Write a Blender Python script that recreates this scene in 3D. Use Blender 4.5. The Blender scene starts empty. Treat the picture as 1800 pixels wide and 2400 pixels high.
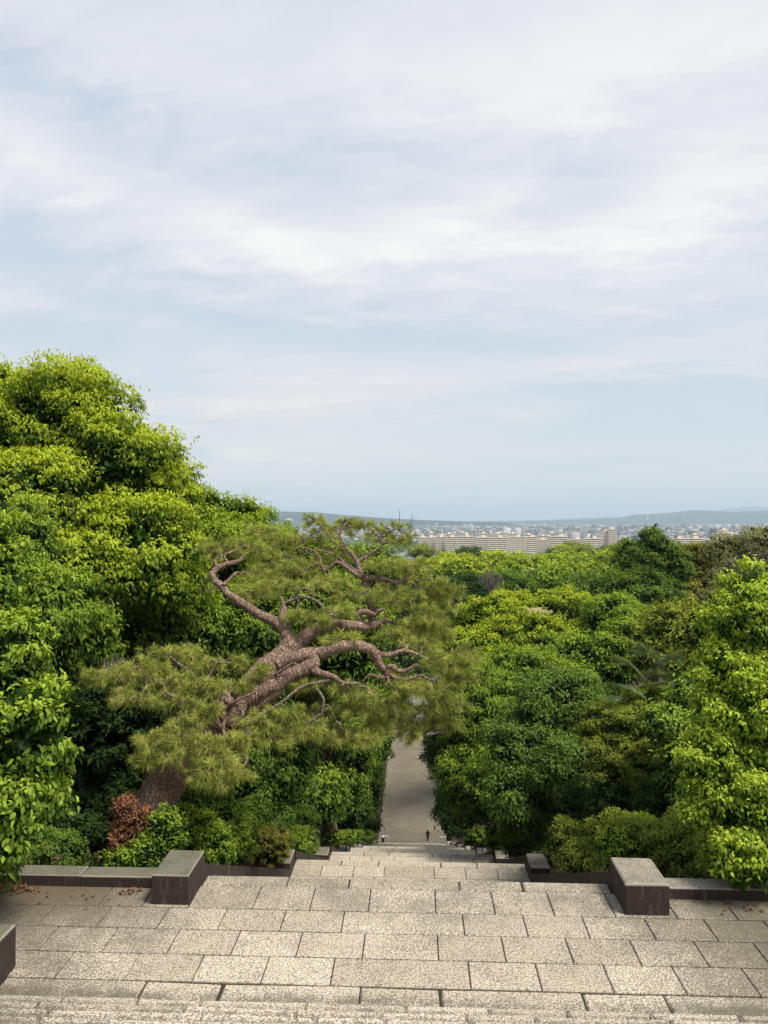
import bpy, math, random
import numpy as np
from mathutils import Vector, Matrix, Euler

S = bpy.context.scene
COL = S.collection
PI = math.pi

# ------------------------------------------------------------------ camera, world, sun, exposure
YAW, PITCH, F = math.radians(2.45), math.radians(0.655), 1750.0
cam_d = bpy.data.cameras.new('camera')
cam = bpy.data.objects.new('camera', cam_d)
COL.objects.link(cam)
cam.location = (0, 0, 0)
cam.rotation_euler = (PI / 2 + PITCH, 0, YAW)
cam_d.sensor_fit = 'VERTICAL'
cam_d.sensor_height = 36.0
cam_d.lens = 36.0 * F / 2400.0
cam_d.clip_start = 0.05
cam_d.clip_end = 90000
S.camera = cam
S.view_settings.view_transform = 'Standard'
S.view_settings.look = 'None'
S.view_settings.exposure = 0.6
S.view_settings.gamma = 1.0
S.view_settings.use_curve_mapping = False
S.cycles.max_bounces = 7
S.cycles.diffuse_bounces = 3
S.cycles.glossy_bounces = 2
S.cycles.transmission_bounces = 4
S.cycles.volume_bounces = 0
S.cycles.caustics_reflective = False
S.cycles.caustics_refractive = False
S.cycles.sample_clamp_indirect = 4.0

SUN_EL, SUN_AZ = math.radians(60), math.radians(115)      # azimuth measured from +Y towards +X
sun_d = bpy.data.lights.new('sun', 'SUN')
sun_d.energy = 3.9
sun_d.angle = math.radians(18)
sun_d.color = (1.0, 0.94, 0.84)
sun = bpy.data.objects.new('sun', sun_d)
COL.objects.link(sun)
sdir = Vector((math.sin(SUN_AZ) * math.cos(SUN_EL), math.cos(SUN_AZ) * math.cos(SUN_EL), math.sin(SUN_EL)))
sun.rotation_euler = sdir.to_track_quat('Z', 'Y').to_euler()


class NT:
    """short hand for node trees"""
    def __init__(s, tree):
        s.t = tree

    def n(s, kind, **kw):
        nd = s.t.nodes.new(kind)
        for k, v in kw.items():
            setattr(nd, k, v)
        return nd

    def link(s, a, b):
        s.t.links.new(a, b)

    def put(s, sock, v):
        if isinstance(v, bpy.types.NodeSocket):
            s.link(v, sock)
        else:
            sock.default_value = v

    def m(s, op, a, b=None, c=None, clamp=False):
        nd = s.n('ShaderNodeMath', operation=op, use_clamp=clamp)
        s.put(nd.inputs[0], a)
        if b is not None:
            s.put(nd.inputs[1], b)
        if c is not None:
            s.put(nd.inputs[2], c)
        return nd.outputs[0]

    def noise(s, vec, scale, detail=4, rough=0.55, dist=0.0):
        nd = s.n('ShaderNodeTexNoise')
        s.link(vec, nd.inputs['Vector'])
        nd.inputs['Scale'].default_value = scale
        nd.inputs['Detail'].default_value = detail
        nd.inputs['Roughness'].default_value = rough
        nd.inputs['Distortion'].default_value = dist
        return nd.outputs['Fac']

    def ramp(s, v, lo, hi, a=0.0, b=1.0, smooth=True):
        nd = s.n('ShaderNodeMapRange', interpolation_type='SMOOTHSTEP' if smooth else 'LINEAR')
        s.put(nd.inputs['Value'], v)
        nd.inputs['From Min'].default_value = lo
        nd.inputs['From Max'].default_value = hi
        nd.inputs['To Min'].default_value = a
        nd.inputs['To Max'].default_value = b
        return nd.outputs['Result']

    def mix(s, f, a, b, mode='MIX'):
        nd = s.n('ShaderNodeMix', data_type='RGBA', blend_type=mode)
        s.put(nd.inputs[0], f)
        for sock, v in ((nd.inputs[6], a), (nd.inputs[7], b)):
            if isinstance(v, (tuple, list)):
                sock.default_value = (*v[:3], 1)
            else:
                s.link(v, sock)
        return nd.outputs[2]

    def comb(s, x, y, z):
        nd = s.n('ShaderNodeCombineXYZ')
        for i, v in enumerate((x, y, z)):
            s.put(nd.inputs[i], v)
        return nd.outputs[0]


def build_world():
    w = bpy.data.worlds.new('World')
    S.world = w
    w.use_nodes = True
    t = w.node_tree
    t.nodes.clear()
    N = NT(t)
    out = N.n('ShaderNodeOutputWorld')
    bg = N.n('ShaderNodeBackground')
    bg.inputs['Strength'].default_value = 0.100
    sky = N.n('ShaderNodeTexSky', sky_type='NISHITA')
    sky.sun_disc = False
    sky.sun_elevation = SUN_EL
    sky.sun_rotation = SUN_AZ
    sky.dust_density = 1.5
    tc = N.n('ShaderNodeTexCoord')
    sep = N.n('ShaderNodeSeparateXYZ')
    N.link(tc.outputs['Generated'], sep.inputs[0])
    x, y, z = sep.outputs
    zc = N.m('MAXIMUM', z, 0.0)
    zz = N.m('ADD', zc, 0.16)
    cx = N.m('DIVIDE', x, zz)
    cy = N.m('DIVIDE', y, zz)
    # cloud sheet seen in perspective; direction of the streaks slightly turned
    p1 = N.comb(N.m('MULTIPLY', cx, 0.55), N.m('ADD', N.m('MULTIPLY', cy, 1.0), N.m('MULTIPLY', cx, 0.28)), 3.1)
    big = N.noise(p1, 0.85, 5, 0.55, 0.6)
    p2 = N.comb(N.m('MULTIPLY', cx, 0.5), N.m('ADD', cy, N.m('MULTIPLY', cx, -0.2)), 7.7)
    med = N.noise(p2, 2.2, 6, 0.6, 0.5)
    p3 = N.comb(N.m('MULTIPLY', cx, 0.45), N.m('ADD', cy, N.m('MULTIPLY', cx, 0.15)), 1.7)
    fine = N.noise(p3, 8.5, 7, 0.66, 0.45)
    az = N.m('ARCTAN2', x, y)
    el = N.m('ARCSINE', z)

    def blob(px, py, rx, ry, rot=0.0):
        """soft elongated cloud bank; centre and size as angles"""
        a0 = math.atan((px - 975) / F)
        e0 = math.atan((1220 - py) / F * math.cos(a0))
        da = N.m('SUBTRACT', az, a0)
        de = N.m('SUBTRACT', el, e0)
        c, s_ = math.cos(math.radians(rot)), math.sin(math.radians(rot))
        u = N.m('DIVIDE', N.m('ADD', N.m('MULTIPLY', da, c), N.m('MULTIPLY', de, s_)), rx / F)
        v = N.m('DIVIDE', N.m('SUBTRACT', N.m('MULTIPLY', de, c), N.m('MULTIPLY', da, s_)), ry / F)
        u = N.m('ADD', u, N.m('MULTIPLY', N.m('SUBTRACT', med, 0.5), 1.6))
        v = N.m('ADD', v, N.m('MULTIPLY', N.m('SUBTRACT', fine, 0.5), 1.6))
        v = N.m('ADD', v, N.m('MULTIPLY', N.m('SUBTRACT', big, 0.5), 1.5))
        r2 = N.m('ADD', N.m('MULTIPLY', u, u), N.m('MULTIPLY', v, v))
        return N.m('POWER', 2.718, N.m('MULTIPLY', r2, -1.0))
    cloud = N.m('ADD', N.m('MULTIPLY', N.m('SUBTRACT', big, 0.5), 1.5), N.m('MULTIPLY', N.m('SUBTRACT', med, 0.5), 0.8))
    cloud = N.m('ADD', cloud, N.m('MULTIPLY', N.m('SUBTRACT', fine, 0.5), 1.15))
    cloud = N.m('ADD', cloud, 0.44)
    banks = [(260, 440, 420, 75, -12, .45), (850, 555, 300, 60, 4, .45), (1080, 500, 180, 70, 20, .35),
             (1620, 490, 260, 100, 15, .7), (150, 60, 420, 160, -10, .35), (1500, 180, 600, 200, 10, .5),
             (950, 200, 420, 130, -15, .3), (820, 870, 300, 45, -5, .35), (900, 960, 500, 40, 0, .35), (700, 1060, 520, 60, 0, .35),
             (1330, 570, 260, 60, 0, .35), (1500, 700, 420, 60, 0, .3),
             (300, 640, 560, 60, -8, -.4), (600, 700, 500, 30, -6, .25), (200, 720, 300, 22, -4, .25), (500, 940, 420, 26, 3, .35), (1450, 850, 420, 45, 4, .28), (1550, 1060, 420, 22, 0, .22), (640, 560, 260, 40, -22, .35), (900, 345, 520, 60, 0, -.22), (1350, 420, 190, 60, 0, -.2),
             (150, 250, 300, 70, -20, -.3), (1600, 980, 600, 80, 0, -.3), (250, 760, 450, 60, 0, -.3), (1050, 780, 420, 50, 0, -.25),
             (440, 985, 130, 9, -2, -.4), (465, 1060, 45, 20, -8, -.75)]
    for px, py, rx, ry, rot, amp in banks:
        cloud = N.m('ADD', cloud, N.m('MULTIPLY', blob(px, py, rx, ry, rot), amp))
    mask = N.ramp(cloud, 0.0, 1.05)
    # cloud colour: cool thin veil to bright cream cores, whiter overhead
    warm = N.ramp(el, 0.02, 0.32)
    thick = N.mix(warm, (5.75, 5.55, 5.4), (5.5, 5.5, 5.8))
    core = N.mix(N.ramp(cloud, .75, 1.5), thick, (6.5, 6.5, 6.35))
    blue = N.mix(N.ramp(el, 0.0, 0.55), (4.75, 5.15, 5.35), (4.4, 4.95, 5.65))
    skyt = N.mix(0.22, blue, sky.outputs[0])
    colr = N.mix(mask, skyt, core)
    # below the horizon: what the land gives back
    colr = N.mix(N.ramp(z, -0.02, -0.002), (1.6, 1.9, 1.9), colr)
    N.link(colr, bg.inputs['Color'])
    N.link(bg.outputs[0], out.inputs['Surface'])


build_world()


# ------------------------------------------------------------------ helpers
_R = (Matrix.Rotation(YAW, 3, 'Z') @ Matrix.Rotation(PI / 2 + PITCH, 3, 'X'))


def P(px, py, Y):
    """the point at distance Y along the stair axis that the photograph shows at px, py"""
    d = _R @ Vector(((px - 900) / F, -(py - 1200) / F, -1))
    return d * (Y / d.y)


def tag(o, label=None, cat=None, group=None, kind=None):
    if label: o['label'] = label
    if cat: o['category'] = cat
    if group: o['group'] = group
    if kind: o['kind'] = kind
    return o


def link(name, me, parent=None, mat=None):
    if mat is not None and len(me.materials) == 0:
        me.materials.append(mat)
    o = bpy.data.objects.new(name, me)
    COL.objects.link(o)
    if parent is not None:
        o.parent = parent
        o.matrix_parent_inverse = Matrix.Translation(parent.location).inverted() if parent.rotation_euler == Euler((0, 0, 0)) else parent.matrix_basis.inverted()
    return o


def empty(name, loc=(0, 0, 0)):
    o = bpy.data.objects.new(name, None)
    COL.objects.link(o)
    o.location = loc
    o.empty_display_size = 0.2
    return o


def fast_mesh(name, verts, faces_n, k, colors=None, smooth=False, mat=None):
    """verts (N,3); faces_n (M,k) indices; colors (N,3)"""
    me = bpy.data.meshes.new(name)
    verts = np.ascontiguousarray(verts, dtype=np.float32)
    f = np.ascontiguousarray(faces_n, dtype=np.int32)
    me.vertices.add(len(verts))
    me.vertices.foreach_set('co', verts.ravel())
    me.loops.add(f.size)
    me.loops.foreach_set('vertex_index', f.ravel())
    me.polygons.add(len(f))
    me.polygons.foreach_set('loop_start', np.arange(0, f.size, k, dtype=np.int32))
    if smooth:
        me.polygons.foreach_set('use_smooth', np.ones(len(f), dtype=bool))
    me.update(calc_edges=True)
    if colors is not None:
        a = me.color_attributes.new('tint', 'FLOAT_COLOR', 'POINT')
        c = np.ones((len(verts), 4), dtype=np.float32)
        c[:, :3] = colors
        a.data.foreach_set('color', c.ravel())
    if mat is not None:
        me.materials.append(mat)
    return me


class MB:
    """collects boxes and tubes into one mesh"""
    def __init__(s):
        s.v, s.f = [], []

    def box(s, x0, x1, y0, y1, z0, z1):
        b = len(s.v)
        s.v += [(x0, y0, z0), (x1, y0, z0), (x1, y1, z0), (x0, y1, z0), (x0, y0, z1), (x1, y0, z1), (x1, y1, z1), (x0, y1, z1)]
        s.f += [tuple(b + i for i in q) for q in ((0, 3, 2, 1), (4, 5, 6, 7), (0, 1, 5, 4), (1, 2, 6, 5), (2, 3, 7, 6), (3, 0, 4, 7))]
        return s

    def cbox(s, x0, x1, y0, y1, z0, z1, c=0.008, jit=0.0, rng=None):
        """box whose top edges are chamfered and a little worn"""
        b = len(s.v)
        j = (lambda: rng.uniform(-jit, jit)) if rng else (lambda: 0.0)
        zt = [z1 + j() for _ in range(4)]
        cs = [c * (1 + (rng.uniform(-.4, .8) if rng else 0)) for _ in range(4)]
        xy = [(x0, y0), (x1, y0), (x1, y1), (x0, y1)]
        sg = [(1, 1), (-1, 1), (-1, -1), (1, -1)]
        s.v += [(x, y, z0) for x, y in xy]
        s.v += [(x, y, zt[i] - cs[i]) for i, (x, y) in enumerate(xy)]
        s.v += [(x + sg[i][0] * cs[i], y + sg[i][1] * cs[i], zt[i]) for i, (x, y) in enumerate(xy)]
        for r in (0, 4):
            for i in range(4):
                k = (i + 1) % 4
                s.f.append((b + r + i, b + r + k, b + r + 4 + k, b + r + 4 + i))
        s.f.append((b + 8, b + 9, b + 10, b + 11))
        return s

    def tube(s, pts, rad, n=8, cap=True, lump=0.0, rng=None):
        pts = [Vector(p) for p in pts]
        b = len(s.v)
        prev = None
        for i, p in enumerate(pts):
            d = (pts[min(i + 1, len(pts) - 1)] - pts[max(i - 1, 0)]).normalized()
            if prev is None:
                u = d.orthogonal().normalized()
            else:
                u = (prev - d * prev.dot(d))
                u = u.normalized() if u.length > 1e-6 else d.orthogonal().normalized()
            prev = u
            w = d.cross(u)
            for k in range(n):
                a = 2 * PI * k / n
                r = rad[i] * (1 + (rng.uniform(-lump, lump) if rng else 0))
                s.v.append(tuple(p + (u * math.cos(a) + w * math.sin(a)) * r))
        for i in range(len(pts) - 1):
            for k in range(n):
                k2 = (k + 1) % n
                s.f.append((b + i * n + k, b + i * n + k2, b + (i + 1) * n + k2, b + (i + 1) * n + k))
        if cap:
            s.f.append(tuple(b + k for k in reversed(range(n))))
            e = b + (len(pts) - 1) * n
            s.f.append(tuple(e + k for k in range(n)))
        return s

    def mesh(s, name, mat=None, smooth=False):
        me = bpy.data.meshes.new(name)
        me.from_pydata(s.v, [], s.f)
        if smooth:
            me.polygons.foreach_set('use_smooth', [True] * len(me.polygons))
        if mat:
            me.materials.append(mat)
        return me

    def build(s, name, mat, parent=None, smooth=False):
        return link(name, s.mesh(name, mat, smooth), parent)


def smooth_path(pts, rad, sub=4, wob=0.0, rng=None):
    """Catmull-Rom through pts with interpolated radii"""
    pts = [Vector(p) for p in pts]
    P_, R_ = [], []
    for i in range(len(pts) - 1):
        p0, p1, p2, p3 = pts[max(i - 1, 0)], pts[i], pts[i + 1], pts[min(i + 2, len(pts) - 1)]
        for k in range(sub):
            t = k / sub
            q = 0.5 * ((2 * p1) + (p2 - p0) * t + (2 * p0 - 5 * p1 + 4 * p2 - p3) * t * t + (3 * p1 - p0 - 3 * p2 + p3) * t ** 3)
            r = rad[i] * (1 - t) + rad[i + 1] * t
            if wob and rng and not (i == 0 and k == 0):
                q = q + Vector((rng.uniform(-1, 1), rng.uniform(-1, 1), rng.uniform(-1, 1))) * r * wob
            P_.append(q); R_.append(r)
    P_.append(pts[-1]); R_.append(rad[-1])
    return P_, R_


def mat_new(name):
    m = bpy.data.materials.new(name)
    m.use_nodes = True
    m.node_tree.nodes.clear()
    N = NT(m.node_tree)
    out = N.n('ShaderNodeOutputMaterial')
    return m, N, out


def principled(N, out, col, rough=0.7, spec=0.3, bump=None, bstr=0.3, bdist=0.02):
    b = N.n('ShaderNodeBsdfPrincipled')
    if isinstance(col, (tuple, list)):
        b.inputs['Base Color'].default_value = (*col[:3], 1)
    else:
        N.link(col, b.inputs['Base Color'])
    N.put(b.inputs['Roughness'], rough)
    b.inputs['Specular IOR Level'].default_value = spec
    if bump is not None:
        bn = N.n('ShaderNodeBump')
        bn.inputs['Strength'].default_value = bstr
        bn.inputs['Distance'].default_value = bdist
        N.link(bump, bn.inputs['Height'])
        N.link(bn.outputs[0], b.inputs['Normal'])
    if out is not None:
        N.link(b.outputs[0], out.inputs['Surface'])
    return b


def flat_mat(name, col, rough=0.7, spec=0.3, var=0.0, scale=5.0):
    m, N, out = mat_new(name)
    if var:
        g = N.n('ShaderNodeNewGeometry')
        f = N.noise(g.outputs['Position'], scale, 4)
        c = N.mix(f, tuple(v * (1 - var) for v in col), tuple(v * (1 + var) for v in col))
        principled(N, out, c, rough, spec)
    else:
        principled(N, out, col, rough, spec)
    return m


def leaf_mat(name, rough=0.5, trans=0.3, spec=0.35):
    m, N, out = mat_new(name)
    at = N.n('ShaderNodeAttribute', attribute_name='tint')
    b = principled(N, None, at.outputs['Color'], rough, spec)
    tr = N.n('ShaderNodeBsdfTranslucent')
    g = N.n('ShaderNodeMix', data_type='RGBA', blend_type='MULTIPLY')
    g.inputs[0].default_value = 1
    N.link(at.outputs['Color'], g.inputs[6])
    g.inputs[7].default_value = (1.25, 1.15, 0.5, 1)
    N.link(g.outputs[2], tr.inputs['Color'])
    mx = N.n('ShaderNodeMixShader')
    mx.inputs[0].default_value = trans
    N.link(b.outputs[0], mx.inputs[1]); N.link(tr.outputs[0], mx.inputs[2])
    N.link(mx.outputs[0], out.inputs['Surface'])
    return m


def paving_mat():
    m, N, out = mat_new('granite_paving')
    g = N.n('ShaderNodeNewGeometry')
    oi = N.n('ShaderNodeObjectInfo')
    pos = g.outputs['Position']
    sep = N.n('ShaderNodeSeparateXYZ'); N.link(pos, sep.inputs[0])
    mid = N.noise(pos, 46, 3, 0.7, 0.4)           # worn hollows, about 2 cm
    fine = N.noise(pos, 170, 3, 0.7)
    pat = N.noise(pos, 1.3, 4, 0.6)
    pat2 = N.noise(pos, 3.7, 4, 0.65, 0.5)
    base = N.mix(N.ramp(fine, .3, .7), (.40, .345, .27), (.63, .56, .45))
    base = N.mix(N.m('MULTIPLY', oi.outputs['Random'], .6), base, (.32, .27, .21))
    # dark pitting, denser where the stone is dirty
    # grime: gathers towards the planted edges and away from the trodden middle
    ax = N.m('ABSOLUTE', N.m('ADD', sep.outputs[0], 0.5))
    edge = N.ramp(ax, 2.0, 6.2)
    deep = N.m('MULTIPLY', N.ramp(sep.outputs[1], 9.0, 12.2, .0, .5), N.ramp(sep.outputs[1], 13.0, 12.5, .15, 1.0))
    grime_shade = N.m('ADD', N.m('MULTIPLY', edge, .66), N.m('MULTIPLY', deep, .66))
    grime_shade = N.m('ADD', grime_shade, N.m('MULTIPLY', N.m('SUBTRACT', pat, .5), 1.0))
    grime_shade = N.m('ADD', grime_shade, N.m('MULTIPLY', N.m('SUBTRACT', pat2, .5), .7), clamp=True)
    thr = N.m('SUBTRACT', mid, N.m('MULTIPLY', grime_shade, .13))
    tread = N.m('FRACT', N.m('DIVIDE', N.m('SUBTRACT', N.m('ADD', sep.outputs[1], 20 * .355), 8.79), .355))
    tread_shade = N.m('MULTIPLY', N.ramp(tread, .90, .74), N.ramp(sep.outputs[1], 8.86, 8.85))  # occlusion shade beyond each nosing, painted as a dark band on the tread
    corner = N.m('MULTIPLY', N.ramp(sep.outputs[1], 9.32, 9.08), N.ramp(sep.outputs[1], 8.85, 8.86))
    grime_shade = N.m('ADD', grime_shade, N.m('MULTIPLY', N.m('ADD', N.m('MULTIPLY', tread_shade, .42), N.m('MULTIPLY', corner, .5)), N.ramp(pat2, .3, .6, .4, 1.1)), clamp=True)  # adds the painted tread shade and the riser-foot dirt to the grime
    thr = N.m('SUBTRACT', mid, N.m('MULTIPLY', grime_shade, .13))
    sn = N.n('ShaderNodeSeparateXYZ'); N.link(g.outputs['True Normal'], sn.inputs[0])
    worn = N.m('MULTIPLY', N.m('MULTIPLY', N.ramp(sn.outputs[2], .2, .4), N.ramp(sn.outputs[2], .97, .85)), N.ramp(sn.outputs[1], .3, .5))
    pit = N.ramp(thr, .42, .52, 1, 0)
    c = N.mix(N.m('MULTIPLY', pit, .88), base, (.10, .085, .062))
    c = N.mix(N.m('MULTIPLY', N.ramp(grime_shade, .15, 1.0), .55), c, (.085, .08, .055))
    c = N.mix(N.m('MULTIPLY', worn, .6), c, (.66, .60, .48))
    moss = N.m('MULTIPLY', N.ramp(sep.outputs[0], -3.6, -5.6), N.ramp(sep.outputs[1], 10.6, 11.6))
    c = N.mix(N.m('MULTIPLY', moss, .75), c, (.10, .075, .045))
    h = N.m('ADD', N.m('MULTIPLY', mid, 1.0), N.m('MULTIPLY', fine, .3))
    principled(N, out, c, N.ramp(grime_shade, 0, 1, .85, .6), .25, h, .5, .012)
    return m


def block_mat():
    """weathered granite of the posts and low walls: speckled top, sides blackened by lichen and run-off"""
    m, N, out = mat_new('granite_weathered')
    g = N.n('ShaderNodeNewGeometry')
    pos = g.outputs['Position']
    sn = N.n('ShaderNodeSeparateXYZ'); N.link(g.outputs['True Normal'], sn.inputs[0])
    sp = N.n('ShaderNodeSeparateXYZ'); N.link(pos, sp.inputs[0])
    fine = N.noise(pos, 85, 3, 0.7, .4)
    pat = N.noise(pos, 2.6, 5, 0.6)
    stre = N.noise(N.comb(N.m('MULTIPLY', sp.outputs[0], 9), N.m('MULTIPLY', sp.outputs[1], 9), N.m('MULTIPLY', sp.outputs[2], 1.2)), 1.0, 5, .6)
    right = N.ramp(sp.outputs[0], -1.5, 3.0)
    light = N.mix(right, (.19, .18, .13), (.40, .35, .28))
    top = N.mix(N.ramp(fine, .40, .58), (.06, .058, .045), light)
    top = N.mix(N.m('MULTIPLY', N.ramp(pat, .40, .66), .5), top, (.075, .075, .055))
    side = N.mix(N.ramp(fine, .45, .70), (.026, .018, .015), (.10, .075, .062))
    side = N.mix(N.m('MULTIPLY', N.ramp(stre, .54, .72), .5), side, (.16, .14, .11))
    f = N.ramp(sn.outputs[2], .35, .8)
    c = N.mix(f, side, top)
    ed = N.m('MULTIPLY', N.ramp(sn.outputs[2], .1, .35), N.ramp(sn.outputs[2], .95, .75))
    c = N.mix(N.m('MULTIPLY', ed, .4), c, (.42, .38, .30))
    principled(N, out, c, .8, .25, fine, .6, .012)
    return m


def bark_mat(name, c0, c1, scale=14, zs=0.35):
    m, N, out = mat_new(name)
    g = N.n('ShaderNodeNewGeometry')
    tc = N.n('ShaderNodeMapping'); N.link(g.outputs['Position'], tc.inputs['Vector'])
    tc.inputs['Scale'].default_value = (1, 1, zs)
    tc.inputs['Rotation'].default_value = (0.2, 0.7, 0)
    v = N.n('ShaderNodeTexVoronoi', feature='DISTANCE_TO_EDGE')
    dn = N.n('ShaderNodeTexNoise'); dn.inputs['Scale'].default_value = scale * .5; dn.inputs['Detail'].default_value = 4
    N.link(g.outputs['Position'], dn.inputs['Vector'])
    va = N.n('ShaderNodeVectorMath', operation='MULTIPLY_ADD')
    N.link(dn.outputs['Color'], va.inputs[0]); va.inputs[1].default_value = (2.2 / scale,) * 3; N.link(tc.outputs[0], va.inputs[2])
    N.link(va.outputs[0], v.inputs['Vector']); v.inputs['Scale'].default_value = scale
    nz = N.noise(g.outputs['Position'], scale * 2.5, 5, .65)
    pt = N.noise(g.outputs['Position'], 3.0, 3, .6)
    cr = N.ramp(v.outputs['Distance'], .0, .2)
    c = N.mix(N.ramp(nz, .3, .7), c0, c1)
    c = N.mix(N.m('MULTIPLY', N.ramp(pt, .45, .7), .5), c, tuple(x * 1.4 for x in c1))
    c = N.mix(N.m('ADD', N.m('MULTIPLY', cr, .55), .45), tuple(x * .4 for x in c0), c)
    h = N.m('ADD', cr, N.m('MULTIPLY', nz, .6))
    principled(N, out, c, .9, .15, h, .9, .03)
    return m


def soil_mat(name, a, b, scale=1.5):
    m, N, out = mat_new(name)
    g = N.n('ShaderNodeNewGeometry')
    f = N.noise(g.outputs['Position'], scale, 6, .65)
    f2 = N.noise(g.outputs['Position'], scale * 14, 4, .7)
    c = N.mix(N.ramp(f, .35, .65), a, b)
    c = N.mix(N.m('MULTIPLY', N.ramp(f2, .45, .7), .5), c, tuple(x * .5 for x in a))
    principled(N, out, c, .95, .1, f2, .6, .05)
    return m


def road_mat():
    m, N, out = mat_new('gravel_avenue')
    g = N.n('ShaderNodeNewGeometry')
    p = g.outputs['Position']
    f = N.noise(p, .35, 5, .6)
    f2 = N.noise(p, 9, 5, .75)
    c = N.mix(N.ramp(f, .3, .7), (.125, .108, .080), (.165, .145, .108))
    c = N.mix(N.m('MULTIPLY', N.ramp(f2, .5, .72), .5), c, (.24, .21, .165))
    principled(N, out, c, .9, .15, f2, .3, .02)
    return m


M = {}
M['leaf'] = leaf_mat('leaf_foliage', .62, .34, .18)
M['gloss'] = leaf_mat('leaf_glossy', .52, .26, .24)
M['needle'] = leaf_mat('pine_needles', .6, .3, .2)
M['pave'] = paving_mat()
M['block'] = block_mat()
M['pine_bark'] = bark_mat('pine_bark', (.15, .095, .072), (.40, .275, .205), 17, .45)
M['pine_twig'] = bark_mat('pine_twig_bark', (.16, .115, .085), (.38, .30, .24), 20)
M['bark'] = bark_mat('dark_bark', (.035, .028, .02), (.09, .07, .055), 9)
M['grey_bark'] = bark_mat('grey_bark', (.12, .10, .08), (.24, .20, .17), 9)
M['soil'] = soil_mat('forest_soil', (.03, .022, .013), (.055, .042, .022))
M['road'] = road_mat()


# ------------------------------------------------------------------ land form
XC = -0.18                                   # middle line of the stairway
# terraces: (y where it begins, y of its far edge, height)
TERR = [(9.08, 12.23, -5.83), (18.9, 21.5, -9.75), (28.0, 30.45, -13.47), (37.0, 39.4, -17.2),
        (45.7, 48.1, -20.87), (54.6, 57.1, -24.62), (63.6, 66.2, -28.47), (72.4, 75.0, -32.2)]
ROADZ, ROADY = -46.5, 106.0


def lerp_tab(tab, v):
    if v <= tab[0][0]: return tab[0][1]
    for (a, za), (b, zb) in zip(tab, tab[1:]):
        if v <= b:
            return za + (zb - za) * (v - a) / (b - a)
    return tab[-1][1]


MIDTAB = [(-30, -1.7), (-.5, -1.7), (8.3, -6.0), (12.23, -6.0)]
for a, b, z in TERR[1:]:
    MIDTAB += [(a, z - .15), (b, z - .15)]
MIDTAB += [(ROADY, ROADZ - .1), (205, ROADZ - .1), (300, -40), (450, -42), (720, -56.3), (60000, -56.3)]
SIDETAB = [(-30, -1.5), (0, -2.4), (11, -6.15), (14, -6.3), (109, -31), (200, -37), (450, -42), (720, -56.3), (60000, -56.3)]


def ground(x, y):
    a = abs(x - XC)
    w0 = 3.7 if y < 100 else 6.4
    if y < 12.2: w0 = 6.8
    t = min(1, max(0, (a - w0) / 13.0))
    t = t * t * (3 - 2 * t)
    g = lerp_tab(MIDTAB, y) * (1 - t) + lerp_tab(SIDETAB, y) * t
    if a > w0 and y < 160:
        g += .25 * math.sin(x * .9) * math.sin(y * .7) * min(1, (a - w0) / 4)
    return g


def build_ground():
    xs = [-40000, -12000, -4000, -1500, -700, -400, -250, -160, -110, -80, -60, -45, -34, -27, -22, -18, -15, -12.5, -10.5, -9, -7.7, -6.9, -6, -5.1, -4.4, -3.9]
    xs = xs + [-3.5, -1.8, 0, 1.8, 3.2, 3.6] + [-v for v in reversed(xs)]
    ys = [-60, -30, -12, -4, -.5, 2, 4, 6, 8, 9, 10, 11, 12.2, 12.26]
    y = 13.0
    while y < 110: ys.append(y); y += 1.7
    while y < 320: ys.append(y); y += 12
    ys += [360, 400, 450, 520, 600, 660, 720, 900, 1400, 2500, 5000, 12000, 40000]
    v = [(x, yy, ground(x, yy)) for yy in ys for x in xs]
    n = len(xs)
    f = [(j * n + i, j * n + i + 1, (j + 1) * n + i + 1, (j + 1) * n + i) for j in range(len(ys) - 1) for i in range(n - 1)]
    me = bpy.data.meshes.new('ground')
    me.from_pydata(v, [], f)
    m, N, out = mat_new('ground_cover')
    g = N.n('ShaderNodeNewGeometry')
    p = g.outputs['Position']
    sp = N.n('ShaderNodeSeparateXYZ'); N.link(p, sp.inputs[0])
    near = N.mix(N.ramp(N.noise(p, 1.5, 6, .65), .35, .65), (.03, .022, .013), (.055, .045, .022))
    fields = N.mix(N.ramp(N.noise(p, .0016, 6, .75), .42, .58), (.05, .085, .035), (.20, .20, .18))
    fields = N.mix(N.ramp(N.noise(p, .012, 5, .8), .45, .65), fields, (.28, .27, .25))
    c = N.mix(N.ramp(sp.outputs[1], 600, 760), near, fields)
    principled(N, out, c, .95, .1)
    me.materials.append(m)
    tag(link('ground', me), kind='structure')


build_ground()

# gravel avenue
mb = MB()
ys = [ROADY - .5, 120, 140, 160, 180, 200, 212]
for i in range(len(ys)):
    mb.v += [(XC - 5.35, ys[i], ROADZ), (XC + 5.35, ys[i], ROADZ)]
for i in range(len(ys) - 1):
    mb.f.append((2 * i, 2 * i + 1, 2 * i + 3, 2 * i + 2))
tag(mb.build('gravel_road', M['road']), kind='structure')
mb = MB().box(XC - 9, XC + 9, 176, 177.2, ROADZ - .1, ROADZ + .35)
M['pale'] = flat_mat('pale_stone', (.33, .30, .25), .8, .2, .15, 1.0)
tag(mb.build('stone_kerb', M['pale']), kind='structure')
mb = MB()
mb.v += [(XC - 9, 177.2, ROADZ + .33), (XC + 9, 177.2, ROADZ + .33), (XC + 9, 210, ROADZ + .33), (XC - 9, 210, ROADZ + .33)]
mb.f.append((0, 1, 2, 3))
tag(mb.build('gravel_forecourt', flat_mat('grey_gravel', (.16, .155, .13), .9, .1, .2, .5)), kind='structure')

# ------------------------------------------------------------------ stonework
rng = random.Random(11)
HALF = 3.27
GAP = .0075


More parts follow.
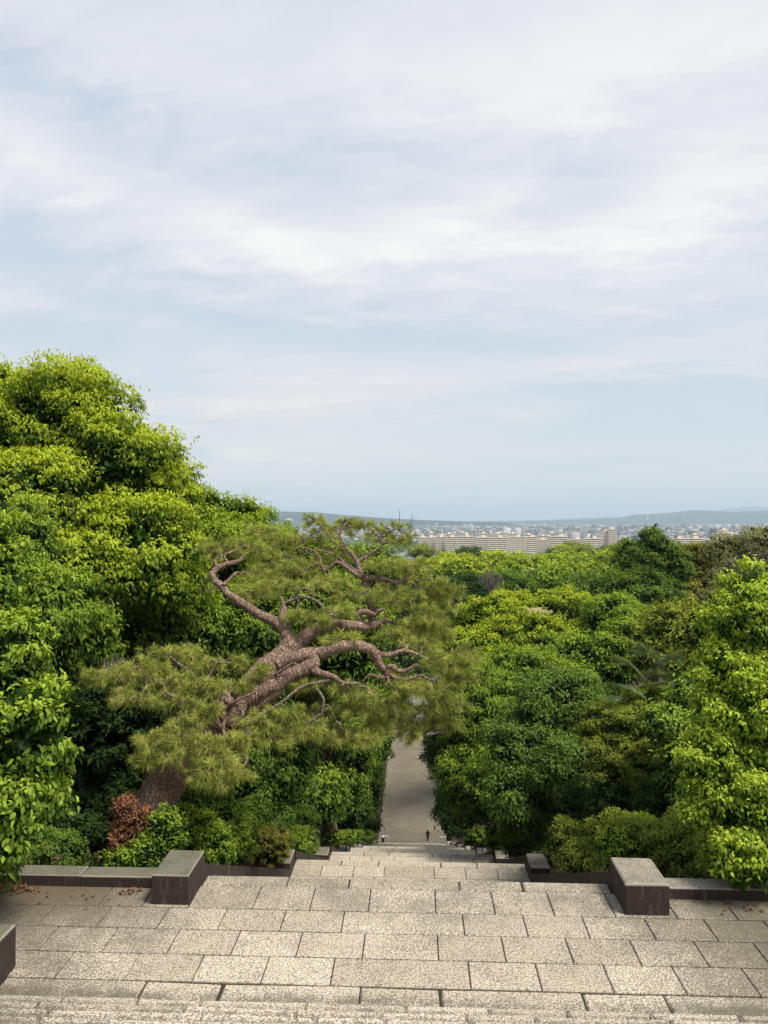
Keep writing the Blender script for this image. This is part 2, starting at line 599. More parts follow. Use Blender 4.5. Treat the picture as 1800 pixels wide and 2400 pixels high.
def stones(parent, name, xs, y0, y1, ztop, th, c=.007, jit=.0022, g=GAP):
    for a, b in zip(xs, xs[1:]):
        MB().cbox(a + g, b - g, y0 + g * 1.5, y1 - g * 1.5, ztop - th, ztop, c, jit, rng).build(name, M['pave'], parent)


def xs_from(pxs, py, Y, lo, hi):
    return [lo] + [P(px, py, Y).x for px in pxs] + [hi]


M['joint'] = flat_mat('joint_mortar', (.035, .030, .022), .95, .1, .3, 20)
z1 = TERR[0][2]
t1 = tag(empty('stone_terrace', (XC, 10.6, z1)), kind='structure')
MB().box(-11, 11, 8.3, 12.2, z1 - .6, z1 - .022).build('joint_bed', M['joint'], t1)
L, R_ = -10.9, 10.9
rows = [  # y0, y1, lo, hi, joints in px at py
    (11.88, 12.23, -3.44, 3.09, [674, 819, 1075, 1224], 2066),
    (11.18, 11.88, -6.9, 8.2, [250, 350, 455, 602, 732, 866, 1020, 1155, 1290, 1430, 1570, 1708], 2105),
    (10.60, 11.18, L, R_, [-200, -30, 108, 244, 382, 521, 663, 803, 1086, 1231, 1373, 1523, 1666, 1810, 1960], 2157),
    (9.99, 10.60, L, R_, [-190, -40, 114, 258, 406, 552, 701, 852, 1026, 1180, 1334, 1489, 1643, 1787, 1940], 2211),
    (9.40, 9.99, L, R_, [-160, -4, 152, 309, 464, 621, 779, 1100, 1262, 1426, 1592, 1760, 1930], 2273),
    (8.55, 9.40, XC - 5.05, XC + 5.05, [315, 504, 839, 1034, 1380, 1582], 2324)]
for y0, y1, lo, hi, jx, py in rows:
    xs = [lo] + [x for x in (P(px, py, (y0 + y1) / 2).x for px in jx) if lo + .15 < x < hi - .15] + [hi]
    nosing = (y0 > 11.8 or y0 < 9.1)
    stones(t1, 'paving_stone', xs, y0, y1, z1, .16 if nosing else .1, .022 if nosing else .007)
xs = [-6.9, -5.2, -4.02]
stones(t1, 'paving_stone', [8.2, 9.2, 10.1, 10.9], 11.18, 11.88, z1 - .002, .1)

# upper flight, running up towards the camera
RI, TR = .157, .355
up = tag(empty('upper_steps', (XC, 9.0, z1)), kind='structure')
for k in range(1, 28):
    zt, yn = z1 + RI * k, 8.79 - TR * k
    if k <= 8:
        xs = [XC - 5.05]
        while xs[-1] < XC + 5.05 - 1.5:
            xs.append(xs[-1] + rng.choice([.75, .95, 1.2, 1.6]) * rng.uniform(.92, 1.08))
        xs.append(XC + 5.05)
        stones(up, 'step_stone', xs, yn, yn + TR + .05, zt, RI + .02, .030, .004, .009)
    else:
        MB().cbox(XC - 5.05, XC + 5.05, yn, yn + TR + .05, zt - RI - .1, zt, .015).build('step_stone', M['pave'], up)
ztop = z1 + RI * 27
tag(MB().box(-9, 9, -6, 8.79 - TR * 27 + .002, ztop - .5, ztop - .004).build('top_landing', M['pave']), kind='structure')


def flight(y0, y1, z0, z1_, n, half=HALF):
    """steps going down from (y0,z0) to (y1,z1)"""
    mb = MB()
    d, h = (y1 - y0) / n, (z0 - z1_) / n
    for k in range(1, n):
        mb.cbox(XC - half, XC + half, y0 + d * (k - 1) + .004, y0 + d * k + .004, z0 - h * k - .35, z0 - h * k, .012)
    o = mb.build('stone_steps', M['pave'])
    tag(o, kind='structure')


for (a, b, z), (a2, b2, z2) in zip(TERR, TERR[1:]):
    flight(b, a2, z, z2, 23)
flight(75.0, ROADY, TERR[-1][2], ROADZ, 80)

J2 = {1: ([800, 887, 1032.5, 1118], 2020, [753, 828, 900.5, 1017.7, 1091.6, 1166.7], 2040),
      2: ([852, 911, 1013.5, 1074.7], 1999, [819, 870, 923, 1006, 1056.5, 1108.5], 2009)}
for i, (a, b, z) in enumerate(TERR[1:], 1):
    t = tag(empty('stair_landing', (XC, b, z)), kind='structure')
    MB().box(XC - HALF - .3, XC + HALF + .3, a, b - .02, z - .5, z - .02).build('joint_bed', M['joint'], t)
    lo, hi = XC - HALF, XC + HALF
    if i in J2:
        nx = xs_from(J2[i][0], J2[i][1], b - .17, lo, hi)
        sx = xs_from(J2[i][2], J2[i][3], b - .7, lo, hi)
    else:
        nx = [lo, lo + 1.05, lo + 2.2, lo + 4.1, lo + 5.3, hi]
        sx = [lo, lo + 1.0, lo + 1.9, lo + 2.8, lo + 3.75, lo + 4.7, lo + 5.6, hi]
    g = GAP * (1 + .14 * i)
    stones(t, 'paving_stone', nx, b - .35, b, z, .16, .02, g=g)
    stones(t, 'paving_stone', sx, b - 1.0, b - .35, z, .1, g=g)
    stones(t, 'paving_stone', [lo, lo + 1.4, lo + 2.3, lo + 3.3, lo + 4.2, lo + 5.1, hi], b - 1.6, b - 1.0, z, .1, g=g)
    if b - 1.6 > a + .1:
        stones(t, 'paving_stone', [lo, lo + .9, lo + 1.9, lo + 2.8, lo + 3.8, lo + 4.8, lo + 5.6, hi], a, b - 1.6, z, .1, g=g)

# posts either side of each landing
SIDE = {-1: 'left', 1: 'right'}
ORD = ['nearest', 'second', 'third', 'fourth', 'fifth', 'sixth', 'seventh', 'eighth']


def post(x0, x1, y0, y1, z0, z1_, label, stacked=False):
    r = empty('stone_post', ((x0 + x1) / 2, (y0 + y1) / 2, z0))
    tag(r, label, 'stone post', 'granite posts beside the stairway')
    c = .02

    def blk(nm, a0, a1, b0, b1, c0, c1):
        mb = MB().cbox(a0, a1, b0, b1, c0, c1, c, .004, rng)
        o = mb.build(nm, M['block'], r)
        bv = o.modifiers.new('edge', 'BEVEL'); bv.width = .018; bv.segments = 3; bv.limit_method = 'ANGLE'
    if stacked:
        blk('cap_stone', x0 - .01, x1 + .01, y0 + .0, y1, z1_ - .24, z1_)
        blk('base_stone', x0, x1, y0 + .01, y1 - .01, z0 - .05, z1_ - .248)
    else:
        blk('cap_stone', x0, x1, y0, y1, z0 - .05, z1_)


W = .57
post(XC - HALF - W, XC - HALF, 11.25, 12.12, z1, z1 + .45, 'blackened granite block beside the reddish shrub, left of the top of the lower stairs')
post(XC + HALF, XC + HALF + W + .08, 11.25, 12.12, z1, z1 + .47, 'big granite block with pale top and blackened front, right of the lower steps')
post(XC - 5.05 - .8, XC - 5.05, 8.55, 9.62, z1, z1 + .56, 'black stone post at the left picture edge, foot of the near steps')
post(XC + 5.05, XC + 5.85, 8.55, 9.62, z1, z1 + .56, 'dark stone post right of the foot of the near steps')
PB = [None, (20.35, 21.22), (29.2, 29.9), (38.0, 38.7), (46.7, 47.4), (55.7, 56.4), (65.1, 65.8), (73.9, 74.6)]
for i in range(1, 8):
    z = TERR[i][2]
    for sd in (-1, 1):
        x0, x1 = (XC - HALF - .5, XC - HALF) if sd < 0 else (XC + HALF, XC + HALF + .5)
        post(x0, x1, PB[i][0], PB[i][1], z, z + .42, f'{ORD[i]} stone post down the {SIDE[sd]} side of the lower stairs', i == 1)

# sloping kerbs beside the flights
for i in range(7):
    ya = 12.1 if i == 0 else TERR[i][1]
    yb, za, zb = PB[i + 1][0], TERR[i][2], TERR[i + 1][2]
    for sd in (-1, 1):
        x0, x1 = (XC - HALF - .34, XC - HALF - .002) if sd < 0 else (XC + HALF + .002, XC + HALF + .34)
        n = 6
        root = empty('sloping_kerb', ((x0 + x1) / 2, ya, za))
        tag(root, f'low sloping granite kerb on the {SIDE[sd]} side of the {ORD[i]} flight below the terrace', 'kerb', 'sloping kerbs of the stairway')
        for k in range(n):
            s0, s1 = ya + (yb - ya) * k / n, ya + (yb - ya) * (k + 1) / n - .008
            q0, q1 = za + (zb - za) * k / n, za + (zb - za) * (k + 1) / n
            mb = MB()
            mb.v = [(x0, s0, q0 - .4), (x1, s0, q0 - .4), (x1, s1, q1 - .4), (x0, s1, q1 - .4),
                    (x0, s0, q0 + .24), (x1, s0, q0 + .24), (x1, s1, q1 + .24), (x0, s1, q1 + .24)]
            mb.f = [(0, 3, 2, 1), (4, 5, 6, 7), (0, 1, 5, 4), (1, 2, 6, 5), (2, 3, 7, 6), (3, 0, 4, 7)]
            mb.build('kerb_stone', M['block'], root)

# low walls that close the terrace
for sd, xs_, lab in ((-1, [-6.72, -5.35, -4.02], 'low dark granite wall with mossy top left of the block by the reddish shrub'),
                     (1, [3.76, 5.6, 7.4, 9.2, 10.9], 'low dark granite wall along the terrace right of the big pale-topped block')):
    root = tag(empty('low_wall', (xs_[0], 11.9, z1)), lab, 'low wall', 'low walls edging the terrace')
    for a, b in zip(xs_, xs_[1:]):
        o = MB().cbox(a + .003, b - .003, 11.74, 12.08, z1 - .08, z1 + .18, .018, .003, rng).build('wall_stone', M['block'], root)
        bv = o.modifiers.new('edge', 'BEVEL'); bv.width = .008; bv.segments = 2; bv.limit_method = 'ANGLE'


# ------------------------------------------------------------------ foliage
nr = np.random.default_rng(5)


def unit(a):
    return a / np.maximum(np.linalg.norm(a, axis=-1, keepdims=True), 1e-9)


def leaf_mesh(pos, axis, nrm, ln, wd, col, fold=.25, curl=.25):
    """folded diamond leaves, two triangles each"""
    axis = unit(axis)
    side = unit(np.cross(axis, nrm))
    n = np.cross(side, axis)
    ln = ln[:, None]; wd = wd[:, None]
    v = np.empty((len(pos), 4, 3), dtype=np.float32)
    v[:, 0] = pos
    mid = pos + axis * ln * .45
    v[:, 1] = mid + side * wd * .5 + n * wd * fold * .5
    v[:, 2] = pos + axis * ln - n * ln * curl
    v[:, 3] = mid - side * wd * .5 + n * wd * fold * .5
    i = np.arange(len(pos)) * 4
    f = np.empty((len(pos), 2, 3), dtype=np.int32)
    f[:, 0] = np.stack([i, i + 1, i + 2], 1)
    f[:, 1] = np.stack([i, i + 2, i + 3], 1)
    return v.reshape(-1, 3), f.reshape(-1, 3), np.repeat(col, 4, axis=0)


TRI = [0]


def sphere_pts(n):
    a = nr.normal(size=(n, 3))
    return unit(a)


def foliage(lobes, clump_r, leaf, cols, cover=1.0, droop=.7, up_bias=.35, young=.5, inner=.25, box=False, maxn=200000, flat=.75, spread=.55, backcut=.35):
    """lobes: list of (center, (rx,ry,rz)). Leaves sit on small rounded clumps that cover each lobe."""
    ln0, wd0 = leaf
    dark, mid, yng = [np.array(c) for c in cols]
    pos_l, out_l, loc_l, cid_l = [], [], [], []
    clumps = []
    leaf_area = ln0 * wd0 * .5
    for (c, r) in lobes:
        c = np.array(c); r = np.array(r)
        area = 4 * PI * (((r[0] * r[1]) ** 1.6 + (r[0] * r[2]) ** 1.6 + (r[1] * r[2]) ** 1.6) / 3) ** (1 / 1.6)
        n = max(6, int(area / (clump_r ** 2 * 2.7)))
        d = sphere_pts(n * 3)
        # thin out neighbours
        keep = []
        md = 1.35 * clump_r
        pts = d * r * .92
        for i in range(len(pts)):
            if len(keep) >= n: break
            if keep:
                if np.min(np.sum((pts[keep] - pts[i]) ** 2, axis=1)) < (md * .95) ** 2 and nr.random() < .92: continue
            keep.append(i)
        d = d[keep]
        if box:
            m = np.max(np.abs(d), axis=1, keepdims=True)
            pts = d / m * r
        else:
            pts = d * r * nr.uniform(.66, 1.08, (len(d), 1))
        if not box:
            ok = d[:, 2] > -.75
            pts, d = pts[ok], d[ok]
        for q, dd in zip(pts, d):
            clumps.append((c + q, dd, clump_r * nr.uniform(.6, 1.5)))
    if not clumps: return None
    cc = np.array([c[0] for c in clumps]); cd = np.array([c[1] for c in clumps]); cr = np.array([c[2] for c in clumps])
    vis = np.where(cd[:, 1] > .35, backcut, 1.0)                # the side away from the stairs' top needs fewer
    vis = np.where(cd[:, 2] > .5, np.maximum(vis, .8), vis)
    nl = (4 * PI * cr ** 2 * .75 / leaf_area * .80 * cover * vis)
    tot = nl.sum() * (1 + inner)
    k = min(1.0, maxn / tot)
    grow = 1.0 / math.sqrt(k) if k < 1 else 1.0
    nl = np.maximum(8, nl * k).astype(int)
    ids = np.repeat(np.arange(len(cc)), nl)
    n = len(ids)
    u = sphere_pts(n)
    u[:, 2] = np.where((u[:, 2] < -.35) & (nr.random(n) < .8), -u[:, 2], u[:, 2])
    rr = cr[ids][:, None] * (nr.uniform(.55, 1.0, (n, 1)) ** .5) * (1 + .18 * nr.normal(size=(n, 1)))
    if box:
        rr = rr * .6
        u2 = u
    sc = np.array([1, 1, flat])
    pos = cc[ids] + u * rr * sc
    # sub-tufts: pull leaves towards little sprays so the clump surface is broken
    cell = clump_r * .42
    key = np.floor(pos / cell + cr[ids][:, None] * 7)
    hsh = np.sin(key @ np.array([12.9898, 78.233, 37.719])) * 43758.5453
    h = hsh - np.floor(hsh)
    pos = pos + u * ((h[:, None] - .45) * clump_r * .55)
    pull = np.floor(h[:, None] * 977) % 5 / 5 * .3 + .25
    cen = (key + .5 - cr[ids][:, None] * 7) * cell + u * ((h[:, None] - .45) * clump_r * .55)
    pos = pos + (cen - pos) * pull
    outw = unit(u * .8 + cd[ids] * .6)
    rnd = nr.normal(size=(n, 3))
    axis = unit(outw * .6 + rnd * spread + np.array([0, 0, -droop]))
    nrm = unit(outw * .9 + np.array([0, 0, up_bias + .4]) + nr.normal(size=(n, 3)) * .38)
    yf = np.clip(.22 + .85 * u[:, 2], 0, 1) ** 1.2 * 1.25 * np.clip(.45 + .6 * cd[ids][:, 2] + .25, .15, 1.15)  # new growth, plus painted top light: brighter high on clump and crown
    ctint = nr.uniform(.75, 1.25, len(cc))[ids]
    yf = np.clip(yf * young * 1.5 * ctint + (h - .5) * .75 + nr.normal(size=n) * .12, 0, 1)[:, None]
    base = dark + (mid - dark) * np.clip(nr.uniform(.0, .8, (n, 1)) + .35 * u[:, 2:3] + .1, 0, 1)  # painted shade: older leaves coloured darker low on each clump
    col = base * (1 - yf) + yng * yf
    col = col * nr.uniform(.82, 1.18, (n, 1))
    ln = ln0 * grow * nr.uniform(.6, 1.3, n)
    wd = wd0 * grow * nr.uniform(.7, 1.25, n)
    kp = h > .14
    pos, axis, nrm, ln, wd, col = pos[kp], axis[kp], nrm[kp], ln[kp], wd[kp], col[kp]
    n = len(pos)
    parts = [leaf_mesh(pos, axis, nrm, ln, wd, col)]
    # inner leaves, bigger and darker, close the view through
    if inner > 0:
        tot_in = int(n * inner)
        vols = np.array([r[0] * r[1] * r[2] for _, r in lobes]); vols = vols ** .8
        cnt = (vols / vols.sum() * tot_in).astype(int)
        for (c, r), m_ in zip(lobes, cnt):
            if m_ < 1: continue
            u = sphere_pts(m_) * (nr.uniform(.1, 1, (m_, 1)) ** .4) * .88
            if box: u = nr.uniform(-.92, .92, (m_, 3))
            p = np.array(c) + u * np.array(r)
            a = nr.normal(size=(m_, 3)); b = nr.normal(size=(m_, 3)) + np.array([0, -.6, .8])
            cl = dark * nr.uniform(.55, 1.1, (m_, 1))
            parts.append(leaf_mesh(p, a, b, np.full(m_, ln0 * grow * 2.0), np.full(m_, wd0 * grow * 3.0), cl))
    off, vs, fs, cs = 0, [], [], []
    for v, f, c in parts:
        vs.append(v); fs.append(f + off); cs.append(c); off += len(v)
    TRI[0] += sum(len(f) for f in fs)
    return np.concatenate(vs), np.concatenate(fs), np.concatenate(cs), cc, cd, pos, axis, nrm, ln, wd, col


GREEN = {
    'bright': ((.026, .070, .007), (.090, .185, .012), (.40, .48, .032)),
    'bright2': ((.040, .095, .010), (.11, .20, .016), (.32, .42, .034)),
    'mid': ((.020, .052, .009), (.075, .150, .018), (.24, .34, .034)),
    'deep': ((.022, .052, .009), (.060, .122, .016), (.14, .23, .030)),
    'dark': ((.013, .034, .009), (.030, .066, .014), (.055, .11, .022)),
    'olive': ((.040, .065, .010), (.115, .16, .022), (.28, .33, .045)),
    'brown': ((.060, .065, .012), (.15, .155, .026), (.27, .26, .045)),
    'fresh': ((.026, .066, .009), (.085, .17, .018), (.29, .40, .038)),
    'lime': ((.045, .11, .010), (.16, .28, .020), (.44, .55, .055)),
    'red': ((.05, .055, .02), (.17, .08, .045), (.34, .15, .09)),
    'cream': ((.14, .18, .04), (.36, .36, .16), (.62, .56, .34)),
    'grey': ((.055, .070, .025), (.13, .15, .06), (.26, .28, .12)),
}


def plant(name, label, cat, lobes, clump, leaf, cols, group=None, trunk=None, tr=.2, bark='bark', mat='leaf', limbs=5, single=0, crown_name='crown', twigs=True, **kw):
    """lobes in photograph pixels (px, py, Y, rx, ry[, depth factor]); clump in px; trunk = (px, Y) of the foot"""
    L = []
    for lb in lobes:
        px, py, Y, rx, ry = lb[:5]
        k = lb[5] if len(lb) > 5 else .85
        c = P(px, py, Y)
        s = Y / F
        L.append((tuple(c), (rx * s, rx * s * k, ry * s)))
    Ym = sum(l[2] for l in lobes) / len(lobes)
    cl = clump * Ym / F
    if trunk is None:
        big = max(L, key=lambda q: q[1][0])
        tx, ty = big[0][0], big[0][1]
    else:
        q = P(trunk[0], 1220, trunk[1]); tx, ty = q.x, q.y
    lim = 4.3 if ty < 70 else 7.2
    if abs(tx - XC) < lim and 12 < ty < 214 and cat not in ('bush',):
        tx = XC + math.copysign(lim + .3, tx - XC)
    gz = ground(tx, ty)
    root = tag(empty(name, (tx, ty, gz)), label, cat, group)
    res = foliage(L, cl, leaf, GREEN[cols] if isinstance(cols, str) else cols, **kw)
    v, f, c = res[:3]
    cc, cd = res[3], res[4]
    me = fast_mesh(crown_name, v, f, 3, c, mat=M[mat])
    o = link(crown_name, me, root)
    o['kind'] = 'stuff'
    # trunk and limbs
    rr = random.Random(len(v))
    top = Vector(max(L, key=lambda q: q[0][2])[0])
    base = Vector((tx, ty, gz - .15))
    midp = base.lerp(top, .5) + Vector((rr.uniform(-.3, .3), rr.uniform(-.3, .3), 0)) * tr * 2
    pts, rad = smooth_path([base, base.lerp(midp, .5) + Vector((0, 0, .1)), midp, top], [tr * 1.25, tr, tr * .75, tr * .3], 4, .12, rr)
    MB().tube(pts, rad, 9, True, .06, rr).build('trunk', M[bark], root, True)
    if limbs and len(cc):
        idx = sorted(range(len(cc)), key=lambda i: cc[i][1] + rr.uniform(-2, 2) * cl)[:max(limbs * 3, 6)]
        rr.shuffle(idx)
        for i in idx[:limbs]:
            s0 = pts[rr.randint(len(pts) // 3, len(pts) - 2)]
            e = Vector(cc[i])
            m1 = s0.lerp(e, .5) + Vector((0, 0, (e - s0).length * .12))
            p2, r2 = smooth_path([s0, m1, e], [tr * .42, tr * .26, tr * .08], 4, .25, rr)
            MB().tube(p2, r2, 6, True).build('limb', M[bark], root, True)
    # the leaves that show largest, one object each
    if single:
        pos, axis, nrm, ln, wd, col = res[5:]
        d = pos[:, 1] + .35 * np.abs(pos[:, 0])
        pick = np.argsort(d + nr.random(len(d)) * .7)[:single * 6]
        pick = nr.choice(pick, single, replace=False)
        tmpl = []
        for q in range(12):
            me = bpy.data.meshes.new('leaf')
            prof = [(0, .0), (.18, .34), (.42, .5), (.7, .36), (1, 0)]
            vv, ff = [], []
            for t_, w_ in prof:
                zc = -.28 * t_ * t_
                vv += [(-w_, t_, zc + w_ * .25), (0, t_, zc), (w_, t_, zc + w_ * .25)]
            for a in range(4):
                b0 = a * 3
                ff += [(b0, b0 + 1, b0 + 4, b0 + 3), (b0 + 1, b0 + 2, b0 + 5, b0 + 4)]
            me.from_pydata(vv, [], ff)
            at = me.color_attributes.new('tint', 'FLOAT_COLOR', 'POINT')
            cs = col[pick[q * 3 % len(pick)]] * .8 + np.array(GREEN[cols][2]) * nr.uniform(0, .35)
            at.data.foreach_set('color', np.tile(np.append(cs, 1).astype(np.float32), len(vv)))
            me.materials.append(M[mat])
            tmpl.append(me)
        for j, i in enumerate(pick):
            o = bpy.data.objects.new('leaf', tmpl[j % 12])
            COL.objects.link(o)
            o.parent = root
            a = Vector(axis[i]).normalized()
            sd_ = a.cross(Vector(nrm[i])).normalized()
            n_ = sd_.cross(a)
            ou = Vector(cd[0]) * 0
            Mx = Matrix(((sd_.x, a.x, n_.x), (sd_.y, a.y, n_.y), (sd_.z, a.z, n_.z)))
            w = Matrix.Translation(Vector(pos[i]) + n_ * .02) @ Mx.to_4x4() @ Matrix.Diagonal((wd[i] * 1.05, ln[i] * 1.15, ln[i], 1))
            o.matrix_basis = Matrix.Translation(root.location).inverted() @ w
    return root


def fallen(name, cx, cy, cz, rx, ry, n):
    p = np.stack([cx + nr.normal(size=n) * rx, cy + nr.normal(size=n) * ry, np.full(n, cz) + nr.uniform(.006, .03, n)], 1)
    a = nr.normal(size=(n, 3)); a[:, 2] *= .15
    nn = nr.normal(size=(n, 3)) * .35 + np.array([0, 0, 1])
    col = np.array([.16, .085, .045]) * nr.uniform(.5, 1.7, (n, 1))
    v, f, c = leaf_mesh(p, a, nn, nr.uniform(.06, .12, n), nr.uniform(.03, .05, n), col, .5, -.2)
    tag(link(name, fast_mesh(name, v, f, 3, c, mat=M['leaf'])), kind='stuff')


q = P(28, 2092, 11.6)
fallen('fallen_leaves', q.x, 11.58, z1, .26, .07, 130)
fallen('fallen_leaves', P(310, 2090, 11.6).x, 11.58, z1, .10, .05, 22)
fallen('fallen_leaves', P(1760, 2110, 11.5).x, 11.5, z1, .3, .09, 18)
fallen('fallen_leaves', P(150, 2120, 11.3).x, 11.3, z1, 1.0, .2, 14)

def undergrowth():
    n = 34000
    y = 12.3 + 24 * nr.random(n) ** 1.3
    sd = nr.choice([-1, 1], n)
    x = XC + sd * (3.75 + 7.5 * nr.random(n))
    z = np.array([ground(a, b) for a, b in zip(x, y)]) + nr.random(n) ** 2 * .5 * np.clip((np.abs(x - XC) - 3.6) / 1.2, .1, 1)
    a = nr.normal(size=(n, 3)) + np.array([0, 0, .6]); nn = nr.normal(size=(n, 3)) * .5 + np.array([0, -.5, 1])
    col = np.array([.045, .085, .016]) * nr.uniform(.5, 2.0, (n, 1)) * np.array([1, 1, 1])
    brown = nr.random(n) < .3
    col[brown] = np.array([.12, .085, .04]) * nr.uniform(.5, 1.6, (brown.sum(), 1))
    v, f, c = leaf_mesh(np.stack([x, y, z], 1), a, nn, nr.uniform(.07, .16, n), nr.uniform(.02, .06, n), col)
    tag(link('ground_cover', fast_mesh('ground_cover', v, f, 3, c, mat=M['leaf'])), kind='stuff')


undergrowth()

# ---- trees and shrubs on the left
plant('evergreen_tree', 'huge bright yellow-green evergreen tree rising highest on the left', 'tree',
      [(150, 1025, 20, 160, 155), (250, 1130, 19.5, 150, 150), (90, 1200, 18.5, 190, 150), (330, 1120, 21, 95, 100),
       (300, 1300, 18.5, 165, 120), (120, 1330, 17.5, 190, 90), (20, 960, 21, 90, 100), (400, 1330, 19.5, 80, 140), (-120, 1150, 19, 150, 230), (200, 915, 21, 55, 45), (390,1200,20.5,60,90)],
      44, (.105, .050), 'bright', trunk=(180, 20.5), tr=.32, maxn=210000, young=.72, cover=1.25, limbs=12, droop=.85, inner=.16)
plant('evergreen_tree', 'glossy large-leaved green tree leaning in at the left picture edge over the low wall', 'tree',
      [(20, 1560, 11.5, 95, 130), (60, 1720, 10.6, 95, 110), (10, 1890, 10.4, 100, 110), (-60, 1350, 12, 110, 160), (-20, 2010, 11.2, 42, 60), (90, 1880, 10.6, 50, 70), (-150, 1750, 11, 120, 250)],
      34, (.105, .056), 'fresh', trunk=(-330, 12.9), tr=.16, maxn=60000, young=.6, cover=1.1, droop=1.0, mat='leaf', single=260, inner=.15, spread=.7)
plant('evergreen_tree', 'drooping mid-green evergreen between the tallest bright tree and the left picture edge', 'tree',
      [(90, 1430, 14.5, 130, 90), (40, 1290, 15, 90, 120), (180, 1500, 15.5, 80, 90), (110, 1580, 14.6, 80, 60), (-20, 1450, 14, 100, 100)],
      34, (.10, .046), 'mid', trunk=(20, 15.5), tr=.16, maxn=60000, young=.75, droop=1.1, inner=.2)
plant('broadleaf_tree', 'green tree behind the tallest bright tree, its top level with the hills', 'tree',
      [(470, 1215, 27, 75, 70), (570, 1240, 28, 62, 75), (520, 1290, 26.5, 100, 70), (430, 1180, 27, 45, 50), (620, 1300, 29, 60, 60)],
      26, (.15, .06), 'bright2', trunk=(500, 28), tr=.25, maxn=42000, young=.55, limbs=6)
plant('evergreen_tree', 'deep green tree in the shade behind the pine trunk', 'tree',
      [(560, 1480, 22, 120, 110), (430, 1500, 21, 130, 80), (330, 1480, 20, 120, 60), (700, 1400, 24, 120, 130), (620, 1330, 27, 110, 90), (800, 1500, 24, 110, 130)],
      30, (.13, .055), 'mid', trunk=(560, 22.5), tr=.22, maxn=60000, young=.45)
plant('evergreen_tree', 'very dark feathery tree in deep shade behind the wall left of the pine trunk', 'tree',
      [(250, 1700, 17.5, 170, 120), (180, 1850, 17, 150, 100), (330, 1850, 17.5, 130, 90), (120, 1640, 18, 140, 90), (420, 1620, 18.5, 120, 70), (60, 1780, 17, 120, 120)],
      34, (.11, .04), 'dark', trunk=(230, 18.2), tr=.2, maxn=52000, young=.5, up_bias=.2, droop=.1, flat=.35)
plant('evergreen_tree', 'dense dark green tree beside the upper left of the stairs, under the pine boughs', 'tree',
      [(640, 1790, 24, 95, 120), (700, 1680, 26, 90, 110), (600, 1680, 23, 80, 100), (560, 1840, 21.5, 60, 90)],
      24, (.11, .046), 'deep', trunk=(600, 24), tr=.2, maxn=42000, young=.55)
plant('evergreen_tree', 'leafy green tree overhanging the left of the lower stairs beside the avenue', 'tree',
      [(790, 1790, 36, 80, 110), (830, 1680, 39, 75, 90), (760, 1650, 34, 80, 90), (850, 1740, 42, 40, 55), (740,1870,33,60,70)],
      19, (.14, .06), 'mid', trunk=(760, 37), tr=.25, maxn=48000, young=.5)
plant('evergreen_tree', 'shadowy green tree left of the last landings, nearest the avenue', 'tree',
      [(800, 1880, 52, 70, 75), (850, 1850, 62, 42, 90), (845, 1930, 60, 42, 30), (820, 1780, 60, 60, 80), (872,1800,75,27,60), (880, 1730, 66, 42, 50), (845, 1690, 62, 60, 60)],
      14, (.18, .08), 'deep', trunk=(790, 56), tr=.25, maxn=36000, young=.6)
plant('pine_tree', 'smaller dark pine standing left of the avenue behind the big pine', 'pine tree',
      [(800, 1570, 45, 110, 60), (880, 1620, 55, 60, 50), (700, 1560, 40, 110, 80)],
      20, (.22, .03), 'mid', trunk=(790, 48), tr=.25, maxn=26000, young=.5, mat='needle', bark='pine_bark', droop=-.2)

# shrubs and clipped hedges, left
plant('shrub', 'reddish-brown young photinia shrub at the foot of the pine trunk', 'shrub',
      [(300, 1950, 12.9, 38, 44), (290, 1900, 12.9, 22, 30), (325, 1930, 12.8, 24, 38), (285, 1985, 12.75, 34, 34)],
      13, (.085, .026), 'red', trunk=(292, 12.9), tr=.02, limbs=4, maxn=3200, cover=.6, droop=-.5, spread=.8, single=110, crown_name='foliage', young=.8, inner=.1)
plant('shrub', 'green lower leaves shrub under the reddish shrub against the low wall', 'shrub',
      [(300, 2015, 12.6, 48, 26), (345, 1995, 12.7, 40, 40), (380, 1960, 12.9, 45, 60)],
      14, (.06, .026), 'mid', trunk=(340, 12.7), tr=.02, limbs=3, maxn=7000, crown_name='foliage', droop=.1)
plant('shrub', 'low rounded dark shrub with small leaves beyond the left low wall', 'shrub',
      [(120, 1995, 12.9, 75, 42), (175, 2005, 12.8, 25, 32), (60, 1990, 13.2, 60, 50)],
      14, (.055, .026), 'deep', trunk=(120, 12.9), tr=.02, limbs=4, maxn=16000, crown_name='foliage', young=.7)
plant('shrub', 'dark leafy shrub in the shade left of the rounded small-leaved shrub', 'shrub',
      [(30, 1950, 14, 80, 50), (100, 1925, 14.4, 70, 40), (-30, 2000, 13.4, 60, 50), (220, 1960, 14.5, 50, 45)],
      18, (.07, .034), 'dark', trunk=(30, 14), tr=.03, limbs=3, maxn=14000, crown_name='foliage', young=.7)
plant('hedge_bush', 'lush green bush directly behind the blackened granite block', 'bush',
      [(425, 1960, 14.0, 36, 75), (480, 1960, 14.2, 42, 60), (500, 1990, 13.9, 40, 50), (400, 1900, 14.2, 24, 30)],
      15, (.06, .030), 'fresh', trunk=(460, 14), tr=.04, limbs=3, maxn=26000, crown_name='foliage', young=.55)
plant('hedge_bush', 'clipped bush with a pale trimmed side right of the lush green bush', 'bush',
      [(520, 1985, 14.6, 24, 42, 1.2)], 8, (.04, .022), 'olive', trunk=(515, 14.6), tr=.03, limbs=2, maxn=9000, box=True, crown_name='foliage', young=.9)
